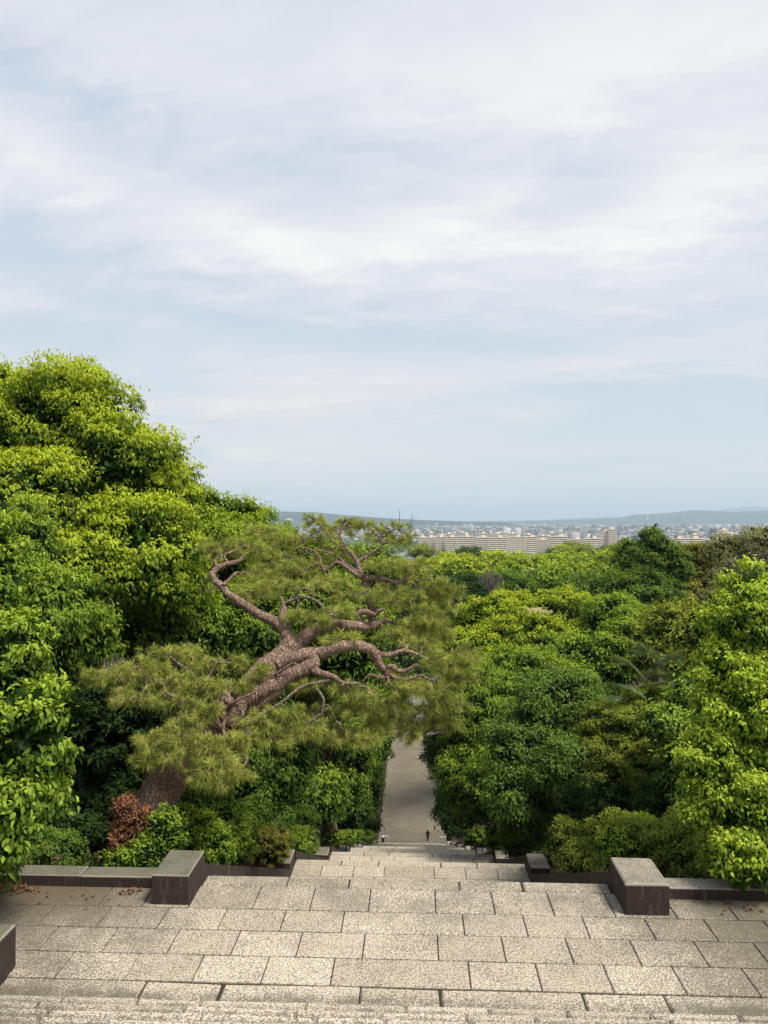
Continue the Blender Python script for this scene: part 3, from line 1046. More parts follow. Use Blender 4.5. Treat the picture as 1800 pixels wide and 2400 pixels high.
plant('hedge_bush', 'tall clipped green bush at the left edge of the stairs above the second landing', 'bush',
      [(568, 1965, 17.2, 34, 42), (575, 1930, 17.4, 30, 22), (555, 2000, 16.8, 24, 30)],
      10, (.055, .028), 'mid', trunk=(566, 17.2), tr=.04, limbs=2, maxn=16000, crown_name='foliage', young=.7)
plant('hedge_bush', 'brownish square-clipped hedge left of the second stone post', 'bush',
      [(635, 1980, 20.6, 36, 28, 1.3)], 8, (.045, .022), 'brown', trunk=(635, 20.6), tr=.04, limbs=2, maxn=9000, box=True, crown_name='foliage', young=.2)
plant('broadleaf_shrub', 'dark leafy shrub filling the shade behind the brownish square-clipped hedge', 'shrub',
      [(640, 1915, 23, 50, 34), (590, 1900, 20, 40, 30), (700, 1925, 26, 40, 30), (500, 1900, 16, 50, 40), (440, 1880, 15.5, 40, 40)], 14, (.08, .035), 'deep', trunk=(640, 23.2), tr=.04, limbs=2, maxn=22000, young=.6)
plant('hedge_bush', 'green clipped hedge behind the second stone post on the left', 'bush',
      [(700, 1972, 24.5, 42, 26, 1.2), (690, 1955, 25, 30, 14)], 8, (.06, .03), 'mid', trunk=(700, 24.5), tr=.04, limbs=2, maxn=14000, crown_name='foliage', young=.7)
for i, (px, py, Y, rx, ry, lab) in enumerate([
        (783, 1965, 33, 20, 16, 'small clipped bush beside the third left stone post'),
        (812, 1962, 38, 18, 15, 'small clipped bush beside the fourth left stone post'),
        (838, 1961, 45, 17, 13, 'small clipped bush beside the fifth left stone post'),
        (862, 1962, 53, 14, 10, 'small clipped bush beside the sixth left stone post')]):
    plant('hedge_bush', lab, 'bush', [(px, py, Y, rx, ry)], 6, (.10, .05), 'mid', group='clipped bushes lining the stairs', trunk=(px, Y), tr=.04, limbs=0,
          maxn=5000, crown_name='foliage', young=.7)

# ---- right side
plant('evergreen_tree', 'brilliant lime-green tree with drooping new leaves filling the right picture edge', 'tree',
      [(1760, 1450, 13.5, 90, 110), (1720, 1600, 13.2, 80, 110), (1770, 1700, 12.8, 95, 120), (1680, 1800, 12.6, 75, 90), (1740, 1900, 12.2, 95, 90), (1740, 2010, 11.9, 80, 62),
       (1700, 1700, 13, 60, 80), (1850, 1800, 12.5, 90, 200), (1840, 1500, 13.5, 80, 150), (1650, 1900, 12.4, 36, 40)],
      26, (.085, .040), 'lime', trunk=(1930, 13.6), tr=.18, maxn=100000, young=.6, cover=1.1, droop=.9, spread=.65, single=260, limbs=7, inner=.14)
plant('broadleaf_tree', 'vine-hung grey-green tree with bare twigs at the upper right picture edge', 'tree',
      [(1740, 1350, 27, 75, 50), (1790, 1290, 27, 60, 60), (1700, 1300, 28, 45, 40), (1700, 1430, 26, 60, 60)],
      16, (.11, .05), 'grey', trunk=(1760, 27.5), tr=.22, maxn=14000, young=.6, cover=.6, inner=.1, bark='grey_bark')
plant('broadleaf_tree', 'tree with large pale green leaves in front of the olive-brown tree', 'tree',
      [(1600, 1480, 24, 90, 60), (1540, 1530, 24, 60, 50), (1620, 1580, 22, 60, 70), (1660, 1490, 22, 40, 70)],
      20, (.15, .07), 'olive', trunk=(1620, 24), tr=.2, maxn=22000, young=.7, cover=.8, bark='grey_bark', inner=.2)
plant('broadleaf_tree', 'olive-brown domed tree left of the vine-hung tree', 'tree',
      [(1630, 1330, 62, 75, 55), (1570, 1400, 58, 75, 45), (1680, 1350, 60, 40, 60), (1520, 1420, 56, 50, 30), (1600, 1430, 56, 90, 50)],
      13, (.20, .10), 'brown', trunk=(1640, 62), tr=.35, maxn=42000, young=.5, flat=.45)
plant('evergreen_tree', 'tall dark green tree with a crow on its very top', 'tree',
      [(1530, 1284, 56, 40, 40), (1500, 1335, 56, 50, 52), (1575, 1335, 56, 40, 52), (1480, 1400, 54, 65, 55), (1550, 1400, 55, 55, 55), (1440, 1465, 50, 80, 55), (1480, 1305, 56, 34, 36), (1530, 1470, 50, 70, 40)],
      15, (.19, .085), 'deep', trunk=(1530, 57), tr=.4, maxn=60000, young=.8, limbs=0)
plant('broadleaf_tree', 'domed yellow-green tree in the middle of the right hand wood', 'tree',
      [(1160, 1455, 58, 90, 58), (1310, 1440, 60, 95, 52), (1220, 1500, 56, 130, 60), (1110, 1530, 54, 85, 60), (1370, 1500, 58, 60, 50), (1200, 1425, 60, 55, 36)],
      12, (.16, .075), 'bright', trunk=(1240, 60), tr=.4, maxn=70000, young=.5, limbs=6, droop=.3)
plant('evergreen_tree', 'fresh green tree in front of the domed yellow-green tree', 'tree',
      [(1240, 1580, 38, 110, 60), (1380, 1550, 38, 120, 70), (1130, 1600, 40, 70, 60), (1500, 1500, 38, 90, 60), (1440, 1450, 40, 70, 50), (1320, 1610, 36, 80, 50)],
      17, (.13, .06), 'fresh', trunk=(1300, 39), tr=.3, maxn=80000, young=.42, limbs=6)
plant('evergreen_tree', 'big glossy dark green tree covering the middle of the right bank', 'tree',
      [(1320, 1660, 25, 110, 90), (1250, 1760, 24, 110, 100), (1340, 1820, 22.5, 90, 90), (1400, 1700, 24, 80, 80), (1220, 1880, 23, 70, 80)],
      21, (.105, .044), 'deep', trunk=(1290, 26), tr=.28, maxn=110000, young=.85, mat='gloss', limbs=6)
bpy.data.objects[-1] if False else None
plant('evergreen_tree', 'green tree at the right edge of the stairs between avenue and glossy dark tree', 'tree',
      [(1130, 1720, 33, 90, 110), (1100, 1840, 32, 65, 100), (1160, 1850, 30, 70, 90), (1150, 1640, 34, 80, 70)],
      18, (.12, .05), 'mid', trunk=(1150, 33), tr=.28, maxn=60000, young=.55, limbs=5)
plant('evergreen_tree', 'dark overhanging tree on the right of the avenue', 'tree',
      [(1060, 1700, 48, 50, 70), (1050, 1780, 52, 45, 60), (1075, 1860, 48, 42, 70), (1045, 1880, 60, 24, 40), (1070, 1930, 54, 38, 30), (1020, 1720, 52, 30, 26), (1032, 1760, 56, 34, 40)],
      14, (.17, .08), 'dark', trunk=(1090, 52), tr=.3, maxn=38000, young=.9, limbs=4)
plant('broadleaf_shrub', 'fine-leaved olive shrub tree right of the glossy dark tree', 'shrub',
      [(1500, 1720, 19, 90, 70), (1450, 1790, 18.5, 80, 60), (1540, 1660, 19.5, 90, 50), (1540, 1810, 18, 80, 70), (1420, 1700, 19.5, 60, 50)],
      18, (.05, .024), 'olive', trunk=(1490, 19), tr=.1, maxn=85000, young=.45, flat=.4, droop=.1)
plant('broadleaf_shrub', 'large-leaved glossy shrub between the olive shrub and the lime-green tree', 'shrub',
      [(1570, 1700, 16.5, 65, 42), (1600, 1790, 16, 50, 80), (1540, 1700, 16.7, 40, 30), (1620, 1650, 17, 50, 60)],
      18, (.11, .046), 'mid', trunk=(1620, 17), tr=.08, maxn=18000, young=.6, mat='gloss', cover=.9)
plant('hedge_bush', 'overgrown yellowish bush behind the wall right of the pale-topped block', 'bush',
      [(1500, 1990, 14.6, 85, 65), (1590, 2000, 14.0, 75, 60), (1440, 1960, 15.4, 60, 50), (1600, 1950, 14.6, 50, 40), (1680, 2030, 13.6, 60, 40)],
      17, (.06, .030), 'olive', trunk=(1520, 14.4), tr=.05, limbs=4, maxn=60000, crown_name='foliage', young=.55)
plant('broadleaf_shrub', 'dark undergrowth shrub in the shade between the olive shrub and the overgrown yellowish bush', 'shrub',
      [(1560, 1880, 16.5, 70, 50), (1450, 1890, 18, 70, 50), (1640, 1900, 15.5, 60, 60), (1370, 1900, 20, 60, 50)], 16, (.07, .03), 'dark', trunk=(1500, 17), tr=.04, limbs=3, maxn=24000, young=.6)
plant('hedge_bush', 'fresh leafy bush tucked behind the pale-topped granite block', 'bush',
      [(1450, 1990, 14.3, 50, 45), (1500, 1950, 14.8, 60, 26)], 14, (.07, .036), 'fresh', trunk=(1450, 14.3), tr=.03, limbs=2, maxn=12000, crown_name='foliage')
plant('hedge_bush', 'olive rounded bush left of the overgrown yellowish bush', 'bush',
      [(1330, 1970, 18, 48, 50), (1350, 2010, 17, 40, 32)], 12, (.055, .028), 'olive', trunk=(1330, 18), tr=.04, limbs=2, maxn=20000, crown_name='foliage', young=.35)
plant('hedge_bush', 'dark drooping bush just above the second stone post on the right', 'bush',
      [(1215, 1960, 24, 42, 50), (1240, 1930, 23, 50, 60)], 12, (.08, .035), 'deep', trunk=(1225, 24.5), tr=.05, limbs=2, maxn=16000, crown_name='foliage', young=.6)
for i, (px, py, Y, rx, ry, lab) in enumerate([
        (1163, 1963, 30.5, 20, 17, 'neatly clipped bush beside the third right stone post'),
        (1130, 1964, 36, 18, 14, 'neatly clipped bush beside the fourth right stone post'),
        (1104, 1964, 43, 14, 12, 'neatly clipped bush beside the fifth right stone post')]):
    plant('hedge_bush', lab, 'bush', [(px, py, Y, rx, ry, 1.3)], 6, (.08, .04), 'mid', group='clipped bushes lining the stairs', trunk=(px, Y), tr=.04, limbs=0,
          maxn=6000, box=True, crown_name='foliage', young=.55)

plant('evergreen_tree', 'green evergreen continuing the planting beyond the lime-green tree', 'tree',
      [(2080, 1650, 18, 170, 150), (2000, 1850, 17, 140, 110), (2150, 1450, 20, 170, 130), (1960, 1500, 24, 120, 130)], 34, (.14, .065), 'mid', trunk=(2080, 18), tr=.25, maxn=26000, young=.6)
plant('evergreen_tree', 'green evergreen standing beyond the left end of the low wall', 'tree',
      [(-320, 1500, 17, 190, 170), (-260, 1750, 15.5, 160, 130), (-330, 1200, 19, 180, 180)], 40, (.14, .065), 'mid', trunk=(-300, 17), tr=.3, maxn=24000, young=.6)

# ---- the wood beyond: rounded crowns down to the plain
far = [
    (1060, 1350, 170, 90, 40, 'bright', 'bright domed crown right of the pine, lit yellow-green'),
    (1180, 1330, 240, 80, 30, 'bright', 'bright rounded crown in front of the long apartment blocks'),
    (1290, 1340, 215, 85, 32, 'bright2', 'broad green crown left of the round dark crown'),
    (1390, 1350, 190, 90, 42, 'bright2', 'broad green crown just left of the tall dark tree'),
    (1300, 1385, 120, 110, 46, 'mid', 'fresh green crown in the middle distance'),
    (1180, 1385, 115, 70, 40, 'deep', 'mid-green crown beside the bare grey tree'),
    (1095, 1390, 105, 50, 44, 'dark', 'dark green crown under the bare grey tree'),
    (1230, 1345, 165, 70, 36, 'bright2', 'small lit crown beside the cream blossom'),
    (1390, 1405, 95, 90, 50, 'deep', 'shaded green crown below the broad green crowns'),
    (1000, 1400, 222, 80, 60, 'mid', 'shaded crown seen through the right pine boughs'),
    (1075, 1450, 85, 45, 60, 'dark', 'dark narrow crown left of the domed yellow-green tree'),
    (930, 1420, 226, 100, 90, 'mid', 'green crown hidden behind the upper pine boughs'),
    (1320, 1294, 330, 24, 14, 'bright', 'small lit round crown against the apartments'),
    (1350, 1290, 340, 28, 15, 'olive', 'small dark olive crown against the apartments'),
    (1300, 1296, 330, 16, 12, 'deep', 'tiny dark round crown left of the small lit crown'),
    (1450, 1308, 260, 50, 24, 'olive', 'lit crown hiding the foot of the pinkish tower'),
    (1410, 1294, 330, 15, 10, 'dark', 'tiny dark crown under the pinkish tower'),
    (990, 1294, 330, 24, 12, 'olive', 'dull olive crown beside the white low buildings'),
    (1060, 1322, 270, 60, 18, 'bright', 'lit row of crowns under the left apartment blocks'),
    (1100, 1296, 400, 30, 8, 'dark', 'low dark crown at the foot of the apartments'),
    (1520, 1345, 150, 70, 60, 'mid', 'green crown behind the tall dark tree'),
    (1640, 1310, 230, 60, 24, 'bright2', 'crown behind the olive-brown domed tree'),
    (1740, 1300, 230, 70, 24, 'mid', 'crown behind the vine-hung tree'),
    (1900, 1330, 120, 120, 70, 'mid', 'green crown of the wood beyond the vine-hung tree, rounded and tall'),
    (2050, 1380, 90, 140, 80, 'mid', 'green crown of the wood beyond the vine-hung tree, broad and low'),
    (2200, 1340, 140, 150, 80, 'mid', 'green crown of the wood beyond the vine-hung tree, farthest off'),
    (1880, 1420, 60, 100, 80, 'mid', 'green crown of the wood beyond the vine-hung tree, nearest'),
    (640, 1300, 110, 90, 60, 'mid', 'green crown behind the upper left pine boughs'),
    (740, 1330, 110, 100, 60, 'deep', 'dark crown behind the middle of the pine'),
    (840, 1330, 130, 90, 50, 'mid', 'crown behind the top pine branch'),
    (895, 1500, 218, 80, 60, 'mid', 'shaded crown between pine and avenue'),
    (960, 1580, 217, 90, 60, 'deep', 'dark crown beyond the far end of the avenue'),
    (1085, 1600, 75, 60, 70, 'mid', 'crown on the right edge of the avenue under the pine boughs'),
]
for px, py, Y, rx, ry, cl, lab in far:
    lf = max(.16, .0026 * Y)
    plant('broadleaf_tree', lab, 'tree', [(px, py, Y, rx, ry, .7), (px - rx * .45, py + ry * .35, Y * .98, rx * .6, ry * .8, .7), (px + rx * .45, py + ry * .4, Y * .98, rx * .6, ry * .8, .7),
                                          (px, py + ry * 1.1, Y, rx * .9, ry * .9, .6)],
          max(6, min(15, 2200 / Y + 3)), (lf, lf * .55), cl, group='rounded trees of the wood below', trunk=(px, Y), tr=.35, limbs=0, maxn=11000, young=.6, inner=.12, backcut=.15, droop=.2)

# conical little evergreens against the apartments
for px, py, Y, h, lab in ((1042, 1300, 340, 16, 'tiny pointed dark conifer left of the lit row of crowns'), (1306, 1298, 350, 12, 'tiny pointed conifer beside the small lit round crown'), (1428, 1286, 340, 10, 'tiny pointed conifer under the pinkish tower')):
    plant('conifer_tree', lab, 'tree', [(px, py, Y, 4, h * .6), (px, py + h * .5, Y, 7, h * .6), (px, py + h, Y, 9, h * .6)], 4, (.8, .4), 'dark', group='small pointed conifers', trunk=(px, Y), tr=.3, limbs=0, maxn=2500)

# cream blossom trees
for px, py, Y, rx, ry, lab in ((1250, 1342, 150, 16, 7, 'tree with a patch of cream blossom among the far green crowns'), (1262, 1434, 56, 26, 5, 'tree with cream flower sprays in the domed yellow-green crown')):
    plant('blossom_tree', lab, 'tree', [(px, py, Y, rx, ry)], 5, (.12 * Y / 56, .08 * Y / 56), 'cream', trunk=(px, Y), tr=.12, limbs=0, maxn=2500, young=.7, inner=0, cover=.7)


def bare_tree(name, label, px, py_top, Y, hw, py_base, n, mat, bark_r, seed, droop=0.0, base_px=None):
    """leafless crown of forking twigs"""
    r = random.Random(seed)
    b = P(base_px or px, py_base, Y)
    gz = ground(b.x, b.y)
    root = tag(empty(name, (b.x, b.y, gz)), label, 'tree')
    MB().tube([(b.x, b.y, gz - .1), (b.x, b.y, (gz + b.z) / 2), tuple(b)], [bark_r * 1.4, bark_r * 1.1, bark_r], 8).build('trunk', M[mat], root, True)
    s = Y / F
    for i in range(n):
        a = r.uniform(-1, 1)
        e = b + Vector((a * hw * s, r.uniform(-.5, .5) * hw * s, (py_base - py_top) * s * (1 - .45 * abs(a)) * r.uniform(.7, 1)))
        m = b.lerp(e, .45) + Vector((-a * hw * s * .2, 0, .1 * hw * s))
        p, q = smooth_path([b, m, e + Vector((0, 0, -droop * hw * s))], [bark_r * .6, bark_r * .35, bark_r * .08], 5, 1.0, r)
        mb = MB().tube(p, q, 5)
        for k in range(7):
            j = r.randint(3, len(p) - 2)
            d = (p[j] - p[j - 2]).normalized() + Vector((r.uniform(-.8, .8), r.uniform(-.6, .6), r.uniform(-.4, .8)))
            l = hw * s * r.uniform(.2, .45)
            mb.tube([p[j], p[j] + d * l * .5, p[j] + d * l + Vector((0, 0, l * (.2 - droop * 2)))], [q[j] * .6, q[j] * .4, .3 * q[-1]], 4)
        mb.build('limb', M[mat], root, True)
    return root


bare_tree('bare_tree', 'bare grey tree with a fan of leafless branches in the middle distance', 1150, 1318, 100, 34, 1400, 22, 'grey_bark', .22, 3)
bare_tree('bare_tree', 'tangle of leafless drooping twigs at the upper right picture edge', 1790, 1235, 25, 90, 1400, 22, 'grey_bark', .05, 8, droop=.25, base_px=1775)


# palm fronds among the right hand shrubs
def fan_palm():
    c = P(1530, 1620, 20.5)
    gz = ground(c.x, c.y)
    root = tag(empty('fan_palm', (c.x, c.y, gz)), 'fan palm with stiff pointed grey-green fronds among the right hand shrubs', 'palm')
    MB().tube([(c.x, c.y, gz - .1), (c.x, c.y, c.z)], [.12, .1], 8).build('trunk', M['bark'], root, True)
    r = random.Random(4)
    tgt = [(1475, 1555), (1520, 1530), (1570, 1545), (1480, 1610), (1560, 1600), (1500, 1650), (1460, 1640), (1540, 1580)]
    for px, py in tgt:
        e = P(px, py, 19.6 + r.uniform(-.4, .4))
        d = (e - c).normalized()
        MB().tube([c, c.lerp(e, .5) + Vector((0, 0, .1)), e], [.018, .014, .010], 5).build('frond_stalk', M['pine_twig'], root, True)
        n = 34
        side = d.cross(Vector((0, -.4, 1))).normalized()
        pos = np.tile(np.array(e), (n, 1))
        ang = np.linspace(-2.0, 2.0, n)
        ax = np.array([list(d * math.cos(a) + side * math.sin(a) + Vector((0, 0, -.12 * abs(a)))) for a in ang])
        nn = np.tile(np.array(side.cross(d)) , (n, 1)) + nr.normal(size=(n, 3)) * .2
        col = np.array([.17, .24, .13]) * nr.uniform(.7, 1.5, (n, 1))
        v, f, cc = leaf_mesh(pos, ax, nn, nr.uniform(.42, .6, n), np.full(n, .022), col, .5, .12)
        link('frond', fast_mesh('frond', v, f, 3, cc, mat=M['gloss']), root)


fan_palm()


# ------------------------------------------------------------------ the great pine
def B(zx, zy, Y):
    return P(200 + .5425 * zx, 1180 + .5425 * zy, Y)


def great_pine():
    r = random.Random(21)
    foot = P(318, 2010, 14.0)
    root = tag(empty('pine_tree', (foot.x, foot.y, ground(foot.x, foot.y))), 'great old pine leaning right over the stairs with twisting reddish limbs', 'pine tree')
    k = 15.5 / F
    gz = ground(foot.x, foot.y)
    base = Vector((foot.x - .05, foot.y, gz - .3))
    tp = [base, P(345, 1930, 14.0), P(395, 1830, 14.2), P(450, 1745, 14.5), P(510, 1680, 14.8), P(565, 1640, 15.0), P(620, 1578, 15.3), P(665, 1540, 15.5), P(684, 1508, 15.6)]
    tw = [62, 48, 41, 37, 34, 33, 33, 31, 24]
    pts, rad = smooth_path(tp, [w * k for w in tw], 6, .05, r)
    MB().tube(pts, rad, 16, True, .05, r).build('trunk', M['pine_bark'], root, True)
    skel = []

    def branch(path, w0, w1, sub=5, wob=.10, n=10, mat='pine_bark'):
        ws = [w0 + (w1 - w0) * i / (len(path) - 1) for i in range(len(path))]
        ws[-1] *= .45
        p, q = smooth_path(path, [w * k * .42 for w in ws], sub, wob if w0 > 24 else .28, r)
        MB().tube(p, q, n, True, .05, r).build('branch', M[mat], root, True)
        skel.extend(p)
        return p
    z = lambda pts_, Y0, Y1: [B(a, b, Y0 + (Y1 - Y0) * i / max(1, len(pts_) - 1)) for i, (a, b) in enumerate(pts_)]
    # left fork, stub and its long twisting limb
    branch(z([(885, 640), (880, 590), (860, 545), (855, 490), (858, 432)], 15.5, 15.9), 46, 24)
    branch(z([(870, 560), (830, 520), (795, 500), (740, 475), (700, 445), (655, 418), (610, 385), (585, 352), (560, 335), (548, 305), (570, 280), (610, 262), (660, 250), (690, 220)], 15.7, 16.6), 32, 12)
    branch(z([(595, 355), (625, 325), (650, 300), (685, 300)], 16.1, 16.6), 12, 5)
    branch(z([(570, 280), (560, 245), (590, 225), (560, 200)], 16.5, 17), 10, 4)
    branch(z([(620, 260), (600, 225), (640, 205), (690, 180)], 16.6, 17), 8, 3)
    # right fork
    branch(z([(890, 640), (930, 600), (965, 565), (1010, 540), (1080, 525), (1150, 525), (1215, 535), (1260, 520), (1300, 490)], 15.6, 16.6), 46, 18)
    branch(z([(1215, 535), (1185, 505), (1180, 475), (1215, 468), (1250, 480), (1275, 462), (1300, 460)], 16.4, 16.2), 26, 8)
    branch(z([(1260, 515), (1310, 510), (1350, 520), (1400, 505)], 16.5, 17), 12, 5)
    branch(z([(1240, 520), (1235, 450), (1222, 390), (1210, 340), (1185, 290), (1175, 255), (1150, 215), (1120, 185)], 16.8, 17.4), 26, 11)
    branch(z([(1175, 255), (1220, 222), (1265, 195), (1290, 172), (1350, 160), (1400, 130)], 17.3, 17.6), 13, 4)
    branch(z([(1280, 180), (1262, 140), (1225, 105), (1180, 75)], 17.5, 17.7), 8, 3)
    branch(z([(1285, 175), (1280, 130), (1310, 90), (1350, 70)], 17.5, 17.7), 6, 3)
    branch(z([(1130, 190), (1080, 170), (1040, 120), (1000, 70), (970, 55)], 17.4, 17.9), 9, 3)
    branch(z([(1140, 200), (1090, 200), (1040, 190), (1000, 150), (960, 150)], 17.4, 17.9), 8, 3)
    branch(z([(1125, 185), (1100, 130), (1130, 80), (1145, 65)], 17.4, 17.9), 7, 3)
    branch(z([(1205, 325), (1260, 325), (1310, 332), (1350, 345), (1400, 325), (1450, 335), (1490, 300)], 17, 16.8), 18, 6)
    branch(z([(1350, 343), (1390, 310), (1385, 290)], 16.9, 16.9), 8, 4)
    branch(z([(1195, 320), (1150, 295), (1090, 255), (1045, 290), (1020, 272), (1000, 215), (940, 190), (890, 200)], 17, 17.4), 16, 4)
    branch(z([(1180, 300), (1120, 255), (1080, 225), (1020, 205), (960, 215), (880, 240)], 17.1, 17.6), 9, 3)
    # big right hand limb that turns back on itself
    branch(z([(830, 700), (890, 675), (960, 655), (1010, 648), (1060, 630), (1130, 614), (1200, 620), (1245, 640), (1262, 680), (1285, 715), (1310, 740), (1360, 762), (1410, 755), (1450, 740)], 15.3, 15.2), 46, 9, n=11)
    branch(z([(1240, 640), (1280, 655), (1320, 652), (1360, 640), (1395, 638), (1440, 655), (1500, 685)], 15.3, 15.6), 20, 4)
    branch(z([(1360, 642), (1390, 620), (1350, 595)], 15.4, 15.6), 8, 4)
    branch(z([(1300, 735), (1315, 706), (1350, 722), (1390, 722), (1420, 700), (1445, 705)], 15.1, 15.0), 17, 7)
    branch(z([(1310, 745), (1270, 752), (1230, 740), (1195, 770)], 15.1, 14.9), 11, 4)
    branch(z([(1300, 745), (1310, 765), (1295, 785)], 15.1, 14.9), 9, 4)
    # lower limb winding back under the trunk
    branch(z([(620, 960), (660, 880), (720, 830), (790, 800), (840, 775), (890, 740), (950, 715), (985, 690), (990, 655)], 14.6, 15.1), 44, 36)
    branch(z([(640, 940), (700, 900), (760, 860), (820, 820), (860, 790)], 15.2, 15.4), 40, 30)
    branch(z([(960, 705), (1020, 735), (1080, 755), (1120, 780)], 15.0, 14.8), 26, 10)
    branch(z([(625, 860), (600, 820), (590, 870), (598, 930), (595, 980), (625, 1010)], 14.5, 14.3), 24, 10)
    branch(z([(605, 880), (570, 890), (540, 880)], 14.4, 14.2), 14, 8)
    branch(z([(605, 850), (660, 880), (680, 910), (660, 940)], 14.4, 14.2), 12, 6)
    branch(z([(640, 860), (700, 830), (740, 815), (720, 850)], 14.3, 14.2), 8, 4)
    branch(z([(820, 740), (870, 705), (905, 690), (925, 710)], 14.8, 14.6), 8, 3, mat='pine_twig')
    branch(z([(595, 965), (540, 925), (470, 885), (420, 850), (350, 790), (260, 745), (150, 755), (40, 735)], 14.4, 14.6), 26, 4)
    branch(z([(440, 860), (400, 835), (370, 830), (330, 800)], 14.4, 14.0), 14, 6)
    branch(z([(540, 925), (500, 800), (470, 740), (400, 690), (320, 620)], 14.5, 15.2), 12, 4)
    branch(z([(500, 800), (560, 700), (555, 680), (530, 690)], 14.8, 15), 8, 4)
    branch(z([(610, 1000), (560, 1030), (460, 1010), (370, 985), (230, 1040)], 14.2, 13.8), 12, 4)
    branch(z([(600, 990), (640, 1060), (700, 1110), (600, 1180)], 14.2, 13.6), 14, 5)
    branch(z([(600, 1010), (520, 1100), (420, 1150), (300, 1160)], 14.1, 13.6), 12, 4)
    # drooping twigs over the avenue
    branch(z([(1000, 800), (1028, 845), (1022, 905), (990, 930), (1030, 960), (1060, 955)], 14.8, 14.6), 8, 3, mat='pine_twig')
    branch(z([(1025, 870), (1055, 878), (1082, 942)], 14.8, 14.6), 6, 2, mat='pine_twig')
    branch(z([(1120, 780), (1180, 780), (1250, 820), (1300, 860), (1350, 905), (1420, 920)], 14.8, 15.4), 10, 3, mat='pine_twig')
    branch(z([(1310, 865), (1345, 930), (1400, 985), (1470, 1005)], 15.1, 15.5), 6, 2, mat='pine_twig')
    branch(z([(1450, 740), (1500, 760), (1560, 720), (1600, 740)], 15.3, 15.8), 7, 3, mat='pine_twig')
    branch(z([(850, 440), (900, 415), (960, 405), (1010, 430), (1040, 470), (1060, 520)], 15.9, 15.6), 10, 4, mat='pine_twig')
    branch(z([(900, 415), (920, 380), (960, 370), (1030, 415)], 15.9, 15.6), 8, 3, mat='pine_twig')
    branch(z([(1070, 760), (940, 790), (860, 850), (780, 900), (700, 940)], 14.9, 14.2), 10, 4, mat='pine_twig')

    # needle pads: centre, half size (zoom px), depth
    pads = [(1310, 120, 110, 50, 17.6), (1200, 85, 50, 30, 17.7), (1380, 160, 50, 25, 17.5), (1060, 110, 110, 45, 17.9), (990, 70, 50, 35, 18), (960, 160, 90, 40, 17.9), (1130, 75, 50, 25, 18), (1100, 210, 90, 40, 17.6),
            (850, 150, 120, 40, 18.2), (760, 120, 80, 30, 18.4), (700, 190, 110, 45, 17.4), (590, 180, 100, 40, 17.2), (540, 200, 60, 35, 17), (840, 240, 140, 45, 17.5), (940, 280, 110, 45, 17.2), (760, 300, 120, 45, 17),
            (1280, 260, 90, 35, 17), (1420, 270, 110, 45, 17), (1480, 350, 100, 40, 16.8), (1300, 380, 90, 35, 16.7), (1550, 390, 75, 70, 16.8), (1150, 390, 90, 35, 16.6), (1380, 420, 120, 40, 16.6),
            (730, 380, 110, 38, 16.4), (840, 350, 90, 30, 16.5), (960, 350, 90, 30, 16.4), (680, 410, 60, 30, 16.3), (1060, 330, 80, 35, 16.7), (920, 480, 60, 28, 15.6), (1000, 500, 60, 30, 15.5), (1100, 580, 90, 30, 15.4), (1100, 470, 80, 32, 15.8),
            (1330, 560, 80, 26, 16.2), (1420, 520, 110, 45, 16.4), (1500, 480, 90, 60, 16.5), (1440, 600, 80, 30, 16), (1540, 560, 60, 40, 16.4),
            (1560, 680, 110, 45, 15.8), (1620, 740, 90, 50, 15.9), (1500, 790, 110, 45, 15.5), (1640, 650, 60, 50, 16), (1430, 800, 90, 35, 15.2), (1560, 860, 90, 40, 15.6), (1300, 925, 85, 26, 15.2), (1450, 885, 90, 34, 15.6), (1260, 960, 60, 24, 15.1), (1580, 950, 60, 36, 15.8), (1350, 800, 80, 30, 15),
            (1210, 830, 110, 35, 14.9), (1320, 870, 90, 32, 15.1), (1110, 800, 70, 28, 14.9), (1420, 960, 80, 32, 15.5), (1520, 930, 60, 30, 15.7), (1400, 1010, 60, 22, 15.4), (1180, 890, 110, 32, 15.0),
            (960, 780, 70, 30, 14.9), (860, 900, 90, 40, 14.5), (760, 940, 100, 45, 14.3), (930, 960, 120, 42, 14.6), (1060, 1000, 120, 40, 14.8), (1180, 1010, 100, 40, 14.9), (1020, 900, 70, 26, 15), (820, 1010, 90, 38, 14.2),
            (700, 780, 60, 50, 14.7), (760, 720, 50, 30, 14.8), (340, 640, 110, 32, 15.2), (430, 640, 80, 30, 15.4), (500, 700, 90, 38, 15), (250, 700, 130, 38, 14.8), (120, 750, 130, 38, 14.5), (40, 740, 70, 30, 14.4),
            (330, 760, 120, 40, 14.6), (450, 780, 110, 45, 14.6), (230, 830, 120, 38, 14.3), (380, 850, 100, 38, 14.3), (560, 790, 60, 45, 14.5), (640, 680, 60, 32, 15.3), (450, 930, 90, 34, 14.1), (530, 880, 60, 30, 14.2),
            (300, 1030, 100, 36, 13.7), (400, 1000, 100, 38, 13.8), (510, 1040, 110, 42, 13.7), (620, 1060, 90, 45, 13.8), (680, 1000, 70, 34, 14), (380, 1080, 100, 34, 13.6), (540, 1130, 110, 42, 13.5), (640, 1160, 80, 40, 13.5),
            (540, 1195, 80, 30, 13.4), (600, 1200, 60, 28, 13.4), (260, 1100, 70, 30, 13.6)]
    tp_, td_, tl_ = [], [], []
    sk = np.array([list(p) for p in skel])
    twig = MB()
    fine = MB()
    cand = []
